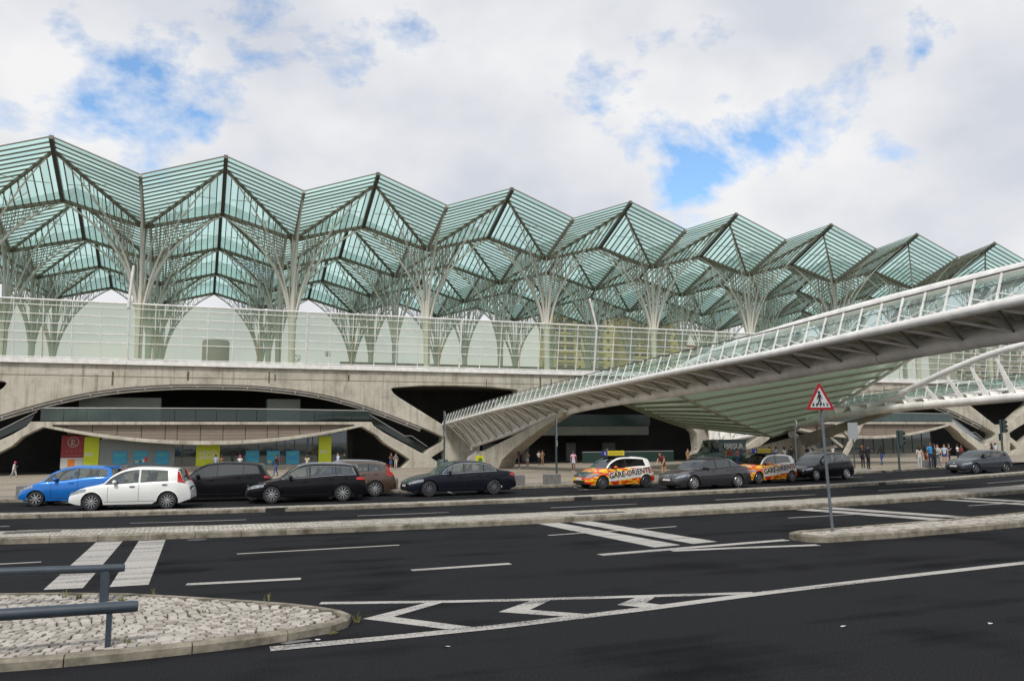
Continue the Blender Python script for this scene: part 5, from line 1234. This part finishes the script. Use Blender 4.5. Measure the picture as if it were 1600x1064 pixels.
m.prism([(-.035,3.245),(.02,3.245),(.045,3.15),(.065,3.135),(.06,3.12),(.035,3.125),(.012,3.18),(.012,3.1),(.05,2.99),(.02,2.99),(-.01,3.08),(-.05,2.985),(-.08,2.985),(-.04,3.1),(-.04,3.17),(-.075,3.1),(-.09,3.105),(-.06,3.2)],-.007,-.0045,fn)
m.obj('pictogram',SIGNB,face)
m=MB(); m.box(-.1,.02,-.02,.04,2.88,2.92); m.box(-.08,.02,-.02,.04,3.2,3.24); m.obj('clamp',GALV,t)
def flat_post(label,x,y,h,shape,rz=0,w=.3,mt=DPOST,r=.04,extra=None):
    t=thing('road_sign',label,'sign',(x,y,plaza_z(x,y)),rz)
    m=MB(); m.tube([(0,0,0),(0,0,h)],r,8); m.obj('post',mt,t,smooth=50)
    if shape=='rect':
        m=MB(); m.box(-w/2,w/2,-.06,-.04,h-1.05,h-.02); p=m.obj('plate',SBACK,t)
        m=MB(); m.box(-w*.3,w*.3,-.065,-.0605,h-.8,h-.25); m.obj('blue_panel',mat('sign_blue',(.03,.06,.20),.5),p)
        m=MB(); m.box(-w*.45,w*.45,-.06,-.04,h-1.45,h-1.12); m.obj('small_plate',SIGNW,t)
    if shape=='disc':
        m=MB(); m.lathe([(0,-.06),(.30,-.06),(.30,-.04),(0,-.04)],24,'y',cz=h-.3); m.obj('disc',SIGNW,t,smooth=30)
        m=MB(); m.lathe([(0,-.066),(.2,-.066)],20,'y',cz=h-.3); m.obj('disc_print',mat('sign_slate_print',(.10,.13,.17),.5),t)
    if shape=='board':
        m=MB(); m.box(-.36,.36,-.07,-.03,h-1.25,h-.02); m.obj('plate',SBACK,t); m=MB(); m.box(-.04,.04,-.03,.02,h-1.3,h); m.obj('rib',GALV,t)
    return t
flat_post('tall narrow sign on a dark post left of the front driving school car',17.2,37.9+sh(17.3)-.2,3.35,'rect',R(62),.42,r=.05)
flat_post('blue and white plate on a dark post in front of the footbridge end',12.95,44,4.0,'rect',R(70),.5,r=.05)
flat_post('round sign seen nearly edge-on in front of the rounded buttress',34.7,40.6,3.35,'disc',R(62),mt=GPOST)
flat_post('grey backed square sign board right of the warning sign',45.5,47,3.4,'board',R(-25),mt=DPOST,r=.05)
def traffic_light(label,x,y,h,rz):
    t=thing('traffic_light',label,'traffic light',(x,y,plaza_z(x,y)),rz)
    m=MB(); m.tube([(0,0,0),(0,0,h)],.07,10); m.obj('post',DPOST,t,smooth=50)
    m=MB(); m.box(-.16,.16,-.30,-.06,h-.95,h); m.obj('housing',mat('signal_housing',(.03,.045,.04),.5),t)
    for i in range(3):
        z=h-.17-i*.3; m=MB(); m.lathe([(.11,-.31),(.12,-.46),(.125,-.46),(.13,-.31)],14,'y',cz=z); m.obj('visor',BLACK,t); m=MB(); m.lathe([(0,-.305),(.10,-.305)],14,'y',cz=z); m.obj('lens',mat('dull_lens',(.05,.06,.055),.2),t)
    m=MB(); m.box(.1,.26,-.2,.02,h-1.5,h-1.0); m.obj('side_signal',MATS['signal_housing'],t)
    return t
traffic_light('traffic light on a dark post beside the woman in cream',43.5,41.0,2.65,R(60))
traffic_light('traffic light on a dark post behind the slate hatchback',54.0,41.6,3.4,R(75))
BLK=mat('block_concrete',(.15,.15,.145),.9,var=.25,scale=5,bump=.3,bscale=15)
for lab,x in (('grey concrete block in front of the blue hatchback nose',-6.55),('grey concrete block in front of the black saloon nose',8.35),('grey concrete block just behind the black saloon',14.75),('grey concrete block beside the tall narrow sign post',16.75),('grey concrete block at the far right behind the slate hatchback',50.2)):
    y=37.35+sh(x); w=.34
    m=MB(); b=.025
    for z0,z1,i0,i1 in ((0,.5,0,0),): pass
    q=lambda k,z:[(-w+k,-w+k,z),(w-k,-w+k,z),(w-k,w-k,z),(-w+k,w-k,z)]
    m.grid([q(0,-.1),q(0,.5),q(b,.525)],0,True); m.poly(q(b,.525)); m.poly(q(0,-.1)[::-1])
    o=m.obj('concrete_block',BLK); o.location=(x,y,plaza_z(x,y)); o.rotation_euler=(0,0,ry(x)); tag(o,lab,'block','concrete blocks along the plaza kerb')
# yellow box with green mark in front of the concrete arm
t=thing('yellow_box','yellow box with a round green mark on a post before the concrete arm','box',(26.35,77,plaza_z(26.35,77)))
m=MB(); m.box(-.38,.38,-.12,.12,.35,1.25); m.obj('casing',mat('bright_yellow_casing',(.60,.56,.02),.5),t)
m=MB(); m.lathe([(.1,-.128),(.12,-.135),(.22,-.135),(.23,-.128)],20,'y',cz=.8,cx=.03); m.box(-.02,.1,-.135,-.125,.72,.92); m.obj('green_mark',mat('green_mark',(.02,.16,.05),.5),t)
m=MB(); m.tube([(0,0,0),(0,0,.36)],.05,8); m.obj('stand',DPOST,t)
t=thing('litter_bin','dark green litter bin at the foot of the footbridge end post','bin',(13.3,45.5,plaza_z(13.3,45.5)))
m=MB(); m.lathe([(.0,0),(.3,0),(.33,.1),(.33,1.15),(.28,1.25),(0,1.28)],18,'z'); m.obj('drum',DPOST,t,smooth=40); m=MB(); m.box(-.18,.18,-.34,-.3,.85,1.0); m.obj('slot',BLACK,t)
# ================================================================ people: skinned skeletons, one continuous body each
PEOPLE=[
 (-14.63,80,80,1.35,'run','white','greyw','short','long','cap_pink','child in a bright pink cap running past the dark stairs at far left'),
 (5.58,64,-80,1.68,'walk','black','blue','long','long','brown','woman in black top and blue jeans walking past the bank posters'),
 (1.59,82,160,1.72,'stand','navystripe','blue','short','long','black','person in a blue and white striped shirt at the lime bank panel'),
 (2.12,82.6,200,1.66,'stand','tan','brown','long','long','brown','person in a brown jacket beside the striped shirt'),
 (3.69,80,170,1.62,'stand','white','grey','short','long','cap_pink','person in a pink head covering and white top behind the black hatchback'),
 (8.97,73,150,1.62,'stand','cream','grey','short','long','brown','person in a cream top behind the black estate car'),
 (11.17,70,-70,1.76,'walk','lightblue','navy','long','long','black','man in a pale blue shirt behind the brown estate car'),
 (13.39,80,180,1.75,'stand','black','black','long','long','black','dark-clothed person at the doorway right of the lime panel'),
 (18.93,84,20,1.66,'stand','brown','blue','short','skirt','brown','woman in a denim skirt standing in the shadow of the leaning leg'),
 (19.32,83.5,-20,1.6,'stand','grey','cream','short','long','black','person in pale trousers beside the denim skirt in the shadow'),
 (27.82,70,60,1.66,'stand','maroon','blue','short','shorts','brown','woman in dark red top and denim shorts at the entrance'),
 (28.66,70,-60,1.7,'stand','khaki','paleblue','none','shorts','brown','woman in khaki vest and pale shorts facing her friend at the entrance'),
 (36.64,86,0,1.66,'stand','greyw','black','short','long','black','dim figure in a pale top inside the entrance'),
 (37.52,87,0,1.7,'stand','tan','tan','long','long','brown','dim figure in tan clothes inside the entrance'),
 (26.73,56,-30,1.66,'walk','pink','paleblue','short','shorts','black','woman in pink top, pale shorts and white shoes crossing the plaza'),
 (31.75,60,100,1.76,'walk','lightblue','navy','short','long','grey','grey-haired man in a pale shirt behind the front driving school car'),
 (24.9,40.2,-60,1.62,'bend','maroon','tan','short','shorts','brown','person in a red checked shirt bending behind the front driving school car'),
 (52.8,80,0,1.66,'stand','tan','tan','none','skirt','brown','woman in a tan dress by the dark entrance barrier'),
 (53.93,80,20,1.66,'stand','greyw','black','short','long','maroonh','person in a white patterned top left of the security van'),
 (53.44,78,40,1.5,'stand','brown','black','long','long','black','person in brown leaning beside the security van nose'),
 (44.23,61,0,1.66,'stand','khaki','grey','short','long','brown','person in olive at the cab of the security van'),
 (43.98,60,-40,1.66,'stand','red','teal','short','long','red','person in red with a teal bag beside the security van'),
 (43.99,59,20,1.66,'stand','rose','blue','short','long','brown','long-haired woman in rose top and blue trousers by the van'),
 (48.28,60,150,1.7,'stand','tan','grey','short','long','brown','person in tan behind the rear driving school car sign'),
 (50.63,62,170,1.7,'stand','paleblue','navy','short','long','brown','person in pale blue beside the rounded buttress'),
 (48.26,58,190,1.72,'stand','white','blue','short','long','brown','person in a white top and blue jeans beside the rounded buttress'),
 (48.18,57,150,1.74,'stand','black','black','long','long','black','person dressed in black right of the white top'),
 (54.23,62,200,1.74,'stand','black','navy','short','long','black','person in dark clothes with a backpack under the concrete brace'),
 (74.06,80,90,1.7,'walk','white','grey','short','long','black','lone person in a white shirt before the dark green shop front'),
 (46.3,47,100,1.68,'stand','black','black','long','long','ginger','ginger-haired person in black behind the man in the suit'),
 (43.83,44,80,1.8,'stand','suit','suit','long','long','black','man in a black suit and white shirt behind the black estate car'),
 (54.32,53,170,1.68,'walk','black','blue','long','long','black','person in a black top and tight blue jeans walking to the station'),
 (45.99,41.6,160,1.63,'stand','cream','greyw','short','long','black','woman in cream top and white trousers beside the traffic light'),
 (62.62,56,20,1.6,'stand','black','orange','short','shorts','ginger','person carrying an orange bag between the traffic light and the blue shirt'),
 (49.17,43.5,-20,1.84,'stand','cyan','navy','short','long','bald','tall man in a bright blue shirt beside the traffic light group'),
 (48.29,42.4,60,1.74,'stand','brown','black','long','long','black','man in a dark brown top and black trousers reading'),
 (50.22,43.8,-80,1.7,'stand','greyw','grey','long','long','black','man in grey partly behind the brown top'),
 (52.28,45,-60,1.7,'stand','palestripe','blue','short','shorts','black','woman in pale striped top and denim shorts near the slate hatchback'),
 (54.49,46.5,40,1.72,'stand','navy','navy','short','long','black','person in navy behind the striped top'),
 (71.5,60,10,1.6,'stand','white','black','short','long','black','person in white far behind the slate hatchback'),
 (72.62,60.5,-10,1.55,'stand','maroon','black','long','long','brown','person in maroon far behind the slate hatchback'),
 (83.98,66,60,1.7,'stand','brown','black','long','long','brown','person in brown above the roof of the slate hatchback'),
 (83.31,65,-30,1.72,'stand','lightblue','grey','short','long','black','person in pale blue above the roof of the slate hatchback'),
]
PC={'white':(.66,.66,.64),'greyw':(.48,.48,.48),'black':(.012,.012,.014),'blue':(.035,.07,.22),'navystripe':(.30,.36,.55),'tan':(.25,.14,.07),'brown':(.07,.04,.025),'cream':(.50,.46,.38),'grey':(.16,.16,.17),'lightblue':(.42,.50,.62),'navy':(.02,.025,.06),'maroon':(.20,.03,.03),'khaki':(.25,.24,.13),'paleblue':(.42,.48,.58),'pink':(.58,.36,.46),'red':(.36,.04,.03),'teal':(.03,.25,.24),'rose':(.48,.16,.18),'suit':(.012,.013,.018),'cyan':(.01,.26,.60),'palestripe':(.42,.50,.56),'orange':(.55,.12,.02)}
SKINS=[mat('skin_light',(.42,.25,.17),.6),mat('skin_tan',(.30,.16,.10),.6),mat('skin_brown',(.15,.075,.045),.6)]
HAIR={'black':(.012,.010,.009),'brown':(.045,.024,.014),'ginger':(.22,.07,.02),'grey':(.30,.29,.28),'maroonh':(.12,.02,.02),'red':(.30,.05,.03)}
SHOE=mat('shoe_dark',(.03,.028,.027),.6); SHOEW=mat('shoe_white',(.6,.6,.58),.6)
def skeleton(H,pose,rnd):
    """joints in metres, facing -Y; returns joints, edges and radii"""
    J={};sg=rnd.choice((1,-1)); w=rnd.uniform
    def v(x,y,z): return Vector((x*H,y*H,z*H))
    lean=0; st=0; arm=[(.02,-.02),(.02,-.02)]
    if pose=='walk': st=.11
    if pose=='run': st=.17; lean=.05
    if pose=='bend': lean=.20
    hipz=.52-(.012 if st else 0)-(.02 if pose=='bend' else 0)
    J['pelvis']=v(0,0,hipz+.01); J['waist']=v(0,-lean*.3,.60); J['chest']=v(0,-lean*.75,.73-(.02 if lean>.1 else 0)); J['neck']=v(0,-lean*1.1,.825-(.05 if lean>.1 else 0)); J['jaw']=v(0,-lean*1.25-.012,.872-(.06 if lean>.1 else 0)); J['head']=v(0,-lean*1.35-.006,.925-(.07 if lean>.1 else 0)); J['crown']=v(0,-lean*1.4+.008,.972-(.08 if lean>.1 else 0))
    for s,n in ((1,'L'),(-1,'R')):
        d=st*s*sg
        J['hip'+n]=v(.048*s,0,hipz-.01); J['knee'+n]=v(.055*s,-max(d,0)*.75-.012+(-.0 if d>=0 else .03),.285); J['ankle'+n]=v(.055*s,-d,.045+(0.03 if d<0 else 0)); J['toe'+n]=v(.062*s,-d-.085,.018+(.0 if d>=0 else .0))
        sh_=J['chest']+v(.098*s,0,.072); J['sho'+n]=sh_
        if pose in('walk','run'): e=sh_+v(.03*s,d*.6,-.165 if pose=='walk' else -.13); h=e+v(.0,d*.35-.05,-.135 if pose=='walk' else .02)
        elif pose=='bend': e=sh_+v(.03*s,-.06,-.16); h=e+v(-.02*s,-.1,-.11)
        elif pose=='sit': e=sh_+v(.03*s,-.06,-.15); h=e+v(-.03*s,-.15,-.0)
        else:
            k=w(0,1)
            if k<.45: e=sh_+v(.035*s,.01,-.168); h=e+v(-.004*s,-.03,-.148)
            elif k<.8: e=sh_+v(.045*s,-.02,-.16); h=e+v(-.06*s,-.11,.0+w(-.05,.05))
            else: e=sh_+v(.06*s,.0,-.15); h=e+v(-.05*s,-.08,.09)
        J['elb'+n]=e; J['wri'+n]=h; J['hand'+n]=h+(h-e).normalized()*.055*H
        if pose=='sit':
            J['hip'+n]=v(.05*s,0,.52); J['knee'+n]=v(.07*s,-.24,.535); J['ankle'+n]=v(.07*s,-.34,.32); J['toe'+n]=v(.07*s,-.42,.31)
    E=[('pelvis','waist'),('waist','chest'),('chest','neck'),('neck','jaw'),('jaw','head'),('head','crown')]
    for n in 'LR': E+=[('pelvis','hip'+n),('hip'+n,'knee'+n),('knee'+n,'ankle'+n),('ankle'+n,'toe'+n),('chest','sho'+n),('sho'+n,'elb'+n),('elb'+n,'wri'+n),('wri'+n,'hand'+n)]
    r={'pelvis':(.085,.062),'waist':(.074,.054),'chest':(.092,.064),'neck':(.032,.034),'jaw':(.036,.044),'head':(.045,.055),'crown':(.034,.042)}
    for n in 'LR': r.update({'hip'+n:(.052,.054),'knee'+n:(.034,.036),'ankle'+n:(.023,.025),'toe'+n:(.022,.016),'sho'+n:(.036,.036),'elb'+n:(.026,.026),'wri'+n:(.018,.018),'hand'+n:(.021,.014)})
    return J,E,{k:(a*H,b*H) for k,(a,b) in r.items()}
PEND=[]
def person(label,x,y,z,rz,H,pose,top,bot,sleeve,leg,hair,seed,parent_rot=None,cat='person'):
    rnd=random.Random(seed); J,E,r=skeleton(H,pose,rnd); names=list(J); ix={n:i for i,n in enumerate(names)}
    me=bpy.data.meshes.new('body_src'); me.from_pydata([J[n] for n in names],[(ix[a],ix[b]) for a,b in E],[])
    o=bpy.data.objects.new('src',me); C.objects.link(o)
    md=o.modifiers.new('skin','SKIN'); md.use_smooth_shade=True
    for n in names:
        sv=me.skin_vertices[0].data[ix[n]]; sv.radius=r[n]; sv.use_root=(n=='pelvis')
    ss=o.modifiers.new('sub','SUBSURF'); ss.levels=1; ss.render_levels=1
    t=thing('person',label,cat,(x,y,z),rz); PEND.append((o,t,J,E,H,top,bot,sleeve,leg,hair,rnd)); return t
def finish_people():
    dg=bpy.context.evaluated_depsgraph_get()
    for (o,t,J,E,H,top,bot,sleeve,leg,hair,rnd) in PEND:
        me=bpy.data.meshes.new_from_object(o.evaluated_get(dg)); me.name='body'
        skin=rnd.choice(SKINS); T=mat('cloth_'+top,PC[top],.85,var=.25,scale=18); B=mat('trouser_'+bot,PC[bot],.85,var=.2,scale=16); S=SHOEW if rnd.random()<.3 or leg!='long' else SHOE
        me.materials.clear()
        for m in (skin,T,B,S): me.materials.append(m)
        segs=[(a,b,J[a],J[b]) for a,b in E]
        idx=[]
        for p in me.polygons:
            c=p.center; best=(9,None,0)
            for a,b,A,Bv in segs:
                d=Bv-A; u=max(0,min(1,(c-A).dot(d)/max(d.length_squared,1e-9))); q=(c-(A+d*u)).length
                if q<best[0]: best=(q,(a,b),u)
            (a,b),u=best[1],best[2]; k=0
            if b in('waist','chest') or a=='chest' or (a=='pelvis' and b=='waist'): k=1
            if a=='pelvis' and b!='waist': k=2
            if a=='pelvis' and b=='waist' and u<.35: k=2
            if b=='neck' and u>.75: k=0
            if a.startswith('sho'): k=1 if (sleeve=='long' or (sleeve=='short' and u<.6)) else 0
            if a.startswith('elb'): k=1 if sleeve=='long' else 0
            if a.startswith('wri'): k=0
            if a.startswith('hip'): k=2 if (leg in('long','skirt') or u<.42) else 0
            if a.startswith('knee'): k=2 if leg=='long' else 0
            if a.startswith('ankle'): k=3
            idx.append(k)
        me.polygons.foreach_set('material_index',idx); link('body',me,t); bpy.data.objects.remove(o)
        # hair, cap, skirt
        hd=J['head']; cr=J['crown']
        if hair.startswith('cap'):
            m=MB(); m.lathe([(.066*H,-.005*H),(.070*H,.02*H),(.055*H,.055*H),(.02*H,.075*H),(0,.077*H)],14,'z'); m.prism([(-.05*H,-.06*H),(.05*H,-.06*H),(.04*H,-.12*H),(-.04*H,-.12*H)],0,.008*H,lambda a,b,d:(a,b,d)); h=m.obj('cap',mat('pink_cap',(.60,.06,.14),.7),t,smooth=50); h.location=hd
        elif hair!='bald':
            hm=mat('hair_'+hair,HAIR[hair],.7,var=.2,scale=40); m=MB(); long=(leg!='long') or rnd.random()<.35; rows=[]
            for k in range(7):
                ph=k/6*math.pi*.62; row=[]
                for q in range(14):
                    a=2*math.pi*q/14; rr=.062*H*math.sin(ph)+.001; front=math.sin(a)<-.25
                    zz=.068*H*math.cos(ph); 
                    if front and ph>1.0: rr*=.80; zz=max(zz,.022*H)
                    yy=.072*H*math.sin(ph)*math.sin(a)*(rr/(.062*H*math.sin(ph)+.001))
                    if long and not front and k>=5: zz-=.055*H*(k-4)
                    row.append((rr*math.cos(a),yy+.008*H,zz))
                rows.append(row)
            m.grid(rows,0,True); h=m.obj('hair',hm,t,smooth=70); h.location=hd+Vector((0,0,.008*H))
        if leg=='skirt':
            p=J['pelvis']; m=MB(); m.lathe([(.084*H,.04*H),(.092*H,0),(.105*H,-.1*H),(.118*H,-.22*H),(.112*H,-.22*H)],18,'z'); k=m.obj('skirt',MATS['trouser_'+bot],t,smooth=50); k.location=p; k.scale=(1,.75,1)
        if t['label'].find('suit')>0:
            c=J['chest']; m=MB(); m.prism([(-.022*H,.07*H),(.022*H,.07*H),(0,-.07*H)],-.004,.004,lambda a,b,d:(a,d-.066*H,b)); k=m.obj('shirt_front',mat('shirt_white',(.62,.62,.6),.8),t); k.location=c
        if t['label'].find('orange bag')>0:
            m=MB(); m.box(-.16,.16,-.08,.08,-.2,.18); m.tube([(-.1,0,.18),(-.08,0,.34),(.08,0,.34),(.1,0,.18)],.015,5); k=m.obj('carried_bag',mat('orange_bag',(.55,.11,.02),.7),t); k.location=J['handL']+Vector((0,0,-.25))
        if t['label'].find('backpack')>0:
            m=MB(); m.tube([(0,0,-.2),(0,0,-.1),(0,0,.12),(0,0,.2)],[.12,.16,.15,.08],10,ry=.7); k=m.obj('backpack',mat('backpack_dark',(.02,.022,.03),.8),t,smooth=60); k.location=J['chest']+Vector((0,.16,-.02))
for i,(x,y,rz,H,pose,top,bot,sl,lg,hr,lab) in enumerate(PEOPLE):
    person(lab,x,y,plaza_z(x,y)-.005,R(rz),H,pose,top,bot,sl,lg,hr,100+i)
# drivers at the wheel
def driver(car,label,top,hair,seed,dx=1.02):
    a=car.t.rotation_euler.z; lx=car.dlo[0]+dx-car.L/2; ly=-.36
    X=car.t.location.x+lx*math.cos(a)-ly*math.sin(a); Y=car.t.location.y+lx*math.sin(a)+ly*math.cos(a)
    H=1.66; return person(label,X,Y,.47-.52*H*.98,a-R(90),H,'sit',top,'navy','short',"long",hair,seed)
driver(c1,'driver in a pale lilac shirt at the wheel of the white hatchback','lightblue','black',501)
driver(c2,'driver in a dark top with an arm out of the blue hatchback window','black','black',502)
driver(c10,'driver with a hand at the window of the black estate beside the warning sign','black','black',503)
finish_people()
# ================================================================ background seen through the glass
YB_=mat('yellow_render',(.47,.41,.19),.8,var=.1,scale=.2); WIN=mat('dark_window',(.05,.055,.05),.3); REDB=mat('red_brick_wall',(.30,.10,.06),.85,var=.15,scale=.3); PALE=mat('pale_render',(.45,.44,.40),.8,var=.1,scale=.2)
def block(label,x0,x1,y,h,dep,mw,nf,nc,group=None,roof=None,band=None,x_c=None):
    t=thing('apartment_block',label,'building',((x0+x1)/2,y,-.7)); W=x1-x0
    m=MB(); m.box(-W/2,W/2,0,dep,0,h); m.obj('wall',mw,t)
    m=MB(); m.box(-W/2-.3,W/2+.3,-.3,dep+.3,h,h+.8); m.obj('roof_parapet',roof or mw,t)
    fh=h/nf; cw=W/nc
    for i in range(nf):
        z=i*fh
        if z<18: continue
        for j in range(nc):
            x=-W/2+j*cw
            if (j+i*0)%3==2: 
                m=MB(); m.box(x+cw*.3,x+cw*.55,-.05,.1,z+fh*.35,z+fh*.75); m.obj('small_window',WIN,t)
            else:
                m=MB(); m.box(x+cw*.12,x+cw*.86,-.06,.1,z+fh*.32,z+fh*.8); w=m.obj('window',WIN,t)
                m=MB(); m.box(x+cw*.06,x+cw*.92,-.5,-.06,z+fh*.08,z+fh*.3); m.obj('balcony',mw,w)
        if band: m=MB(); m.box(-W/2-.1,W/2+.1,-.15,-.02,z,z+.5); m.obj('floor_band',band,t)
    return t
block('pale yellow block of flats with dark windows, left of the raked mast',114,137,252,49,14,YB_,15,6)
block('pale yellow block of flats with dark windows, right of the raked mast',143,163,250,47,14,YB_,15,6)
block('lower yellow building with reddish trim behind the right-hand canopy trunks',163.5,180,262,38,12,mat('ochre_render',(.46,.34,.10),.8),12,5,roof=REDB)
block('red and white apartment block seen past the far right end of the windscreen',315,375,262,46,14,PALE,14,12,band=REDB,roof=REDB)
t=thing('storage_tank','grey-green cylindrical tank seen through the windscreen on the left','tank',(3.9,258,-.7)); m=MB(); m.lathe([(3.3,22),(3.3,24),(3.9,25),(3.9,33),(3.7,33.7),(0,34.2)],28,'z'); m.obj('drum',mat('tank_grey',(.21,.22,.18),.7,var=.1,scale=.4),t,smooth=40)
m=MB()
for a in range(6): m.tube([(2.9*math.cos(a),2.9*math.sin(a),0),(2.9*math.cos(a),2.9*math.sin(a),22.2)],.3,6)
m.obj('support_frame',DARKM,t)
TILE=mat('red_roof_tile',(.22,.075,.045),.85,var=.2,scale=.5)
for lab,x,w,h in (('low house with red roof left of the tank',-13,16,27.5),('low house with dark roof right of the tank',19,18,27.2),('small red-roofed house at the foot of the third trunk',38,10,27.8)):
    t=thing('far_house',lab,'house',(x,262,-.7)); m=MB(); m.box(-w/2,w/2,0,9,0,h-1.8); m.obj('wall',PALE,t); m=MB(); m.prism([(-.8,h-1.9),(4.5,h+.6),(9.8,h-1.9)],-w/2-.5,w/2+.5,lambda a,b,d:(d,a,b)); m.obj('roof',TILE if 'red' in lab else mat('dark_roof',(.05,.05,.05),.8),t)
LEAF=mat('leaf_green',(.045,.075,.03),.8,col2=(.08,.11,.045),scale=.8); BARK=mat('bark',(.09,.07,.05),.9)
def tree(label,x,y,h,rx,seed):
    rnd=random.Random(seed); t=thing('broadleaf_tree',label,'tree',(x,y,-.7))
    m=MB(); m.tube([(0,0,0),(.1,0,h*.3),(.3,.1,h*.62),(.2,0,h*.8)],[.45,.38,.25,.1],8)
    for k in range(6):
        a=k*1.05; m.tube([(.1,0,h*(.4+.05*k)),(math.cos(a)*rx*.5,math.sin(a)*rx*.5,h*(.6+.05*k))],[.15,.05],5)
    m.obj('trunk',BARK,t)
    m=MB(); cl=[(rnd.gauss(0,rx*.45),rnd.gauss(0,rx*.45),h*.72+rnd.gauss(0,h*.10),rnd.uniform(.7,1.5)) for _ in range(26)]
    for cx,cy,cz,cr_ in cl:
        for _ in range(80):
            d=Vector((rnd.gauss(0,1),rnd.gauss(0,1),rnd.gauss(0,1))).normalized()*cr_*rnd.uniform(.5,1.1); p=Vector((cx,cy,cz))+d; u=Vector((rnd.gauss(0,1),rnd.gauss(0,1),rnd.gauss(0,1))).normalized()*.22; w=u.cross(Vector((rnd.gauss(0,1),rnd.gauss(0,1),rnd.gauss(0,1)))).normalized()*.13
            m.poly([p-u,p+w,p+u,p-w])
    m.obj('crown',LEAF,t,fix=False)
for lab,x,y,h,rx,s in (('dark bushy tree seen through the windscreen left of the tank',-6,246,29.5,4,1),('dark round tree seen through the windscreen right of the tank',27,246,29,4,2),('low dark tree beside the yellow flats',107,240,30.5,5,3),('small dark tree behind the third front trunk',33,244,28.6,3.5,4),('tree in front of the red and white block',300,246,31,6,5)): tree(lab,x,y,h,rx,s)
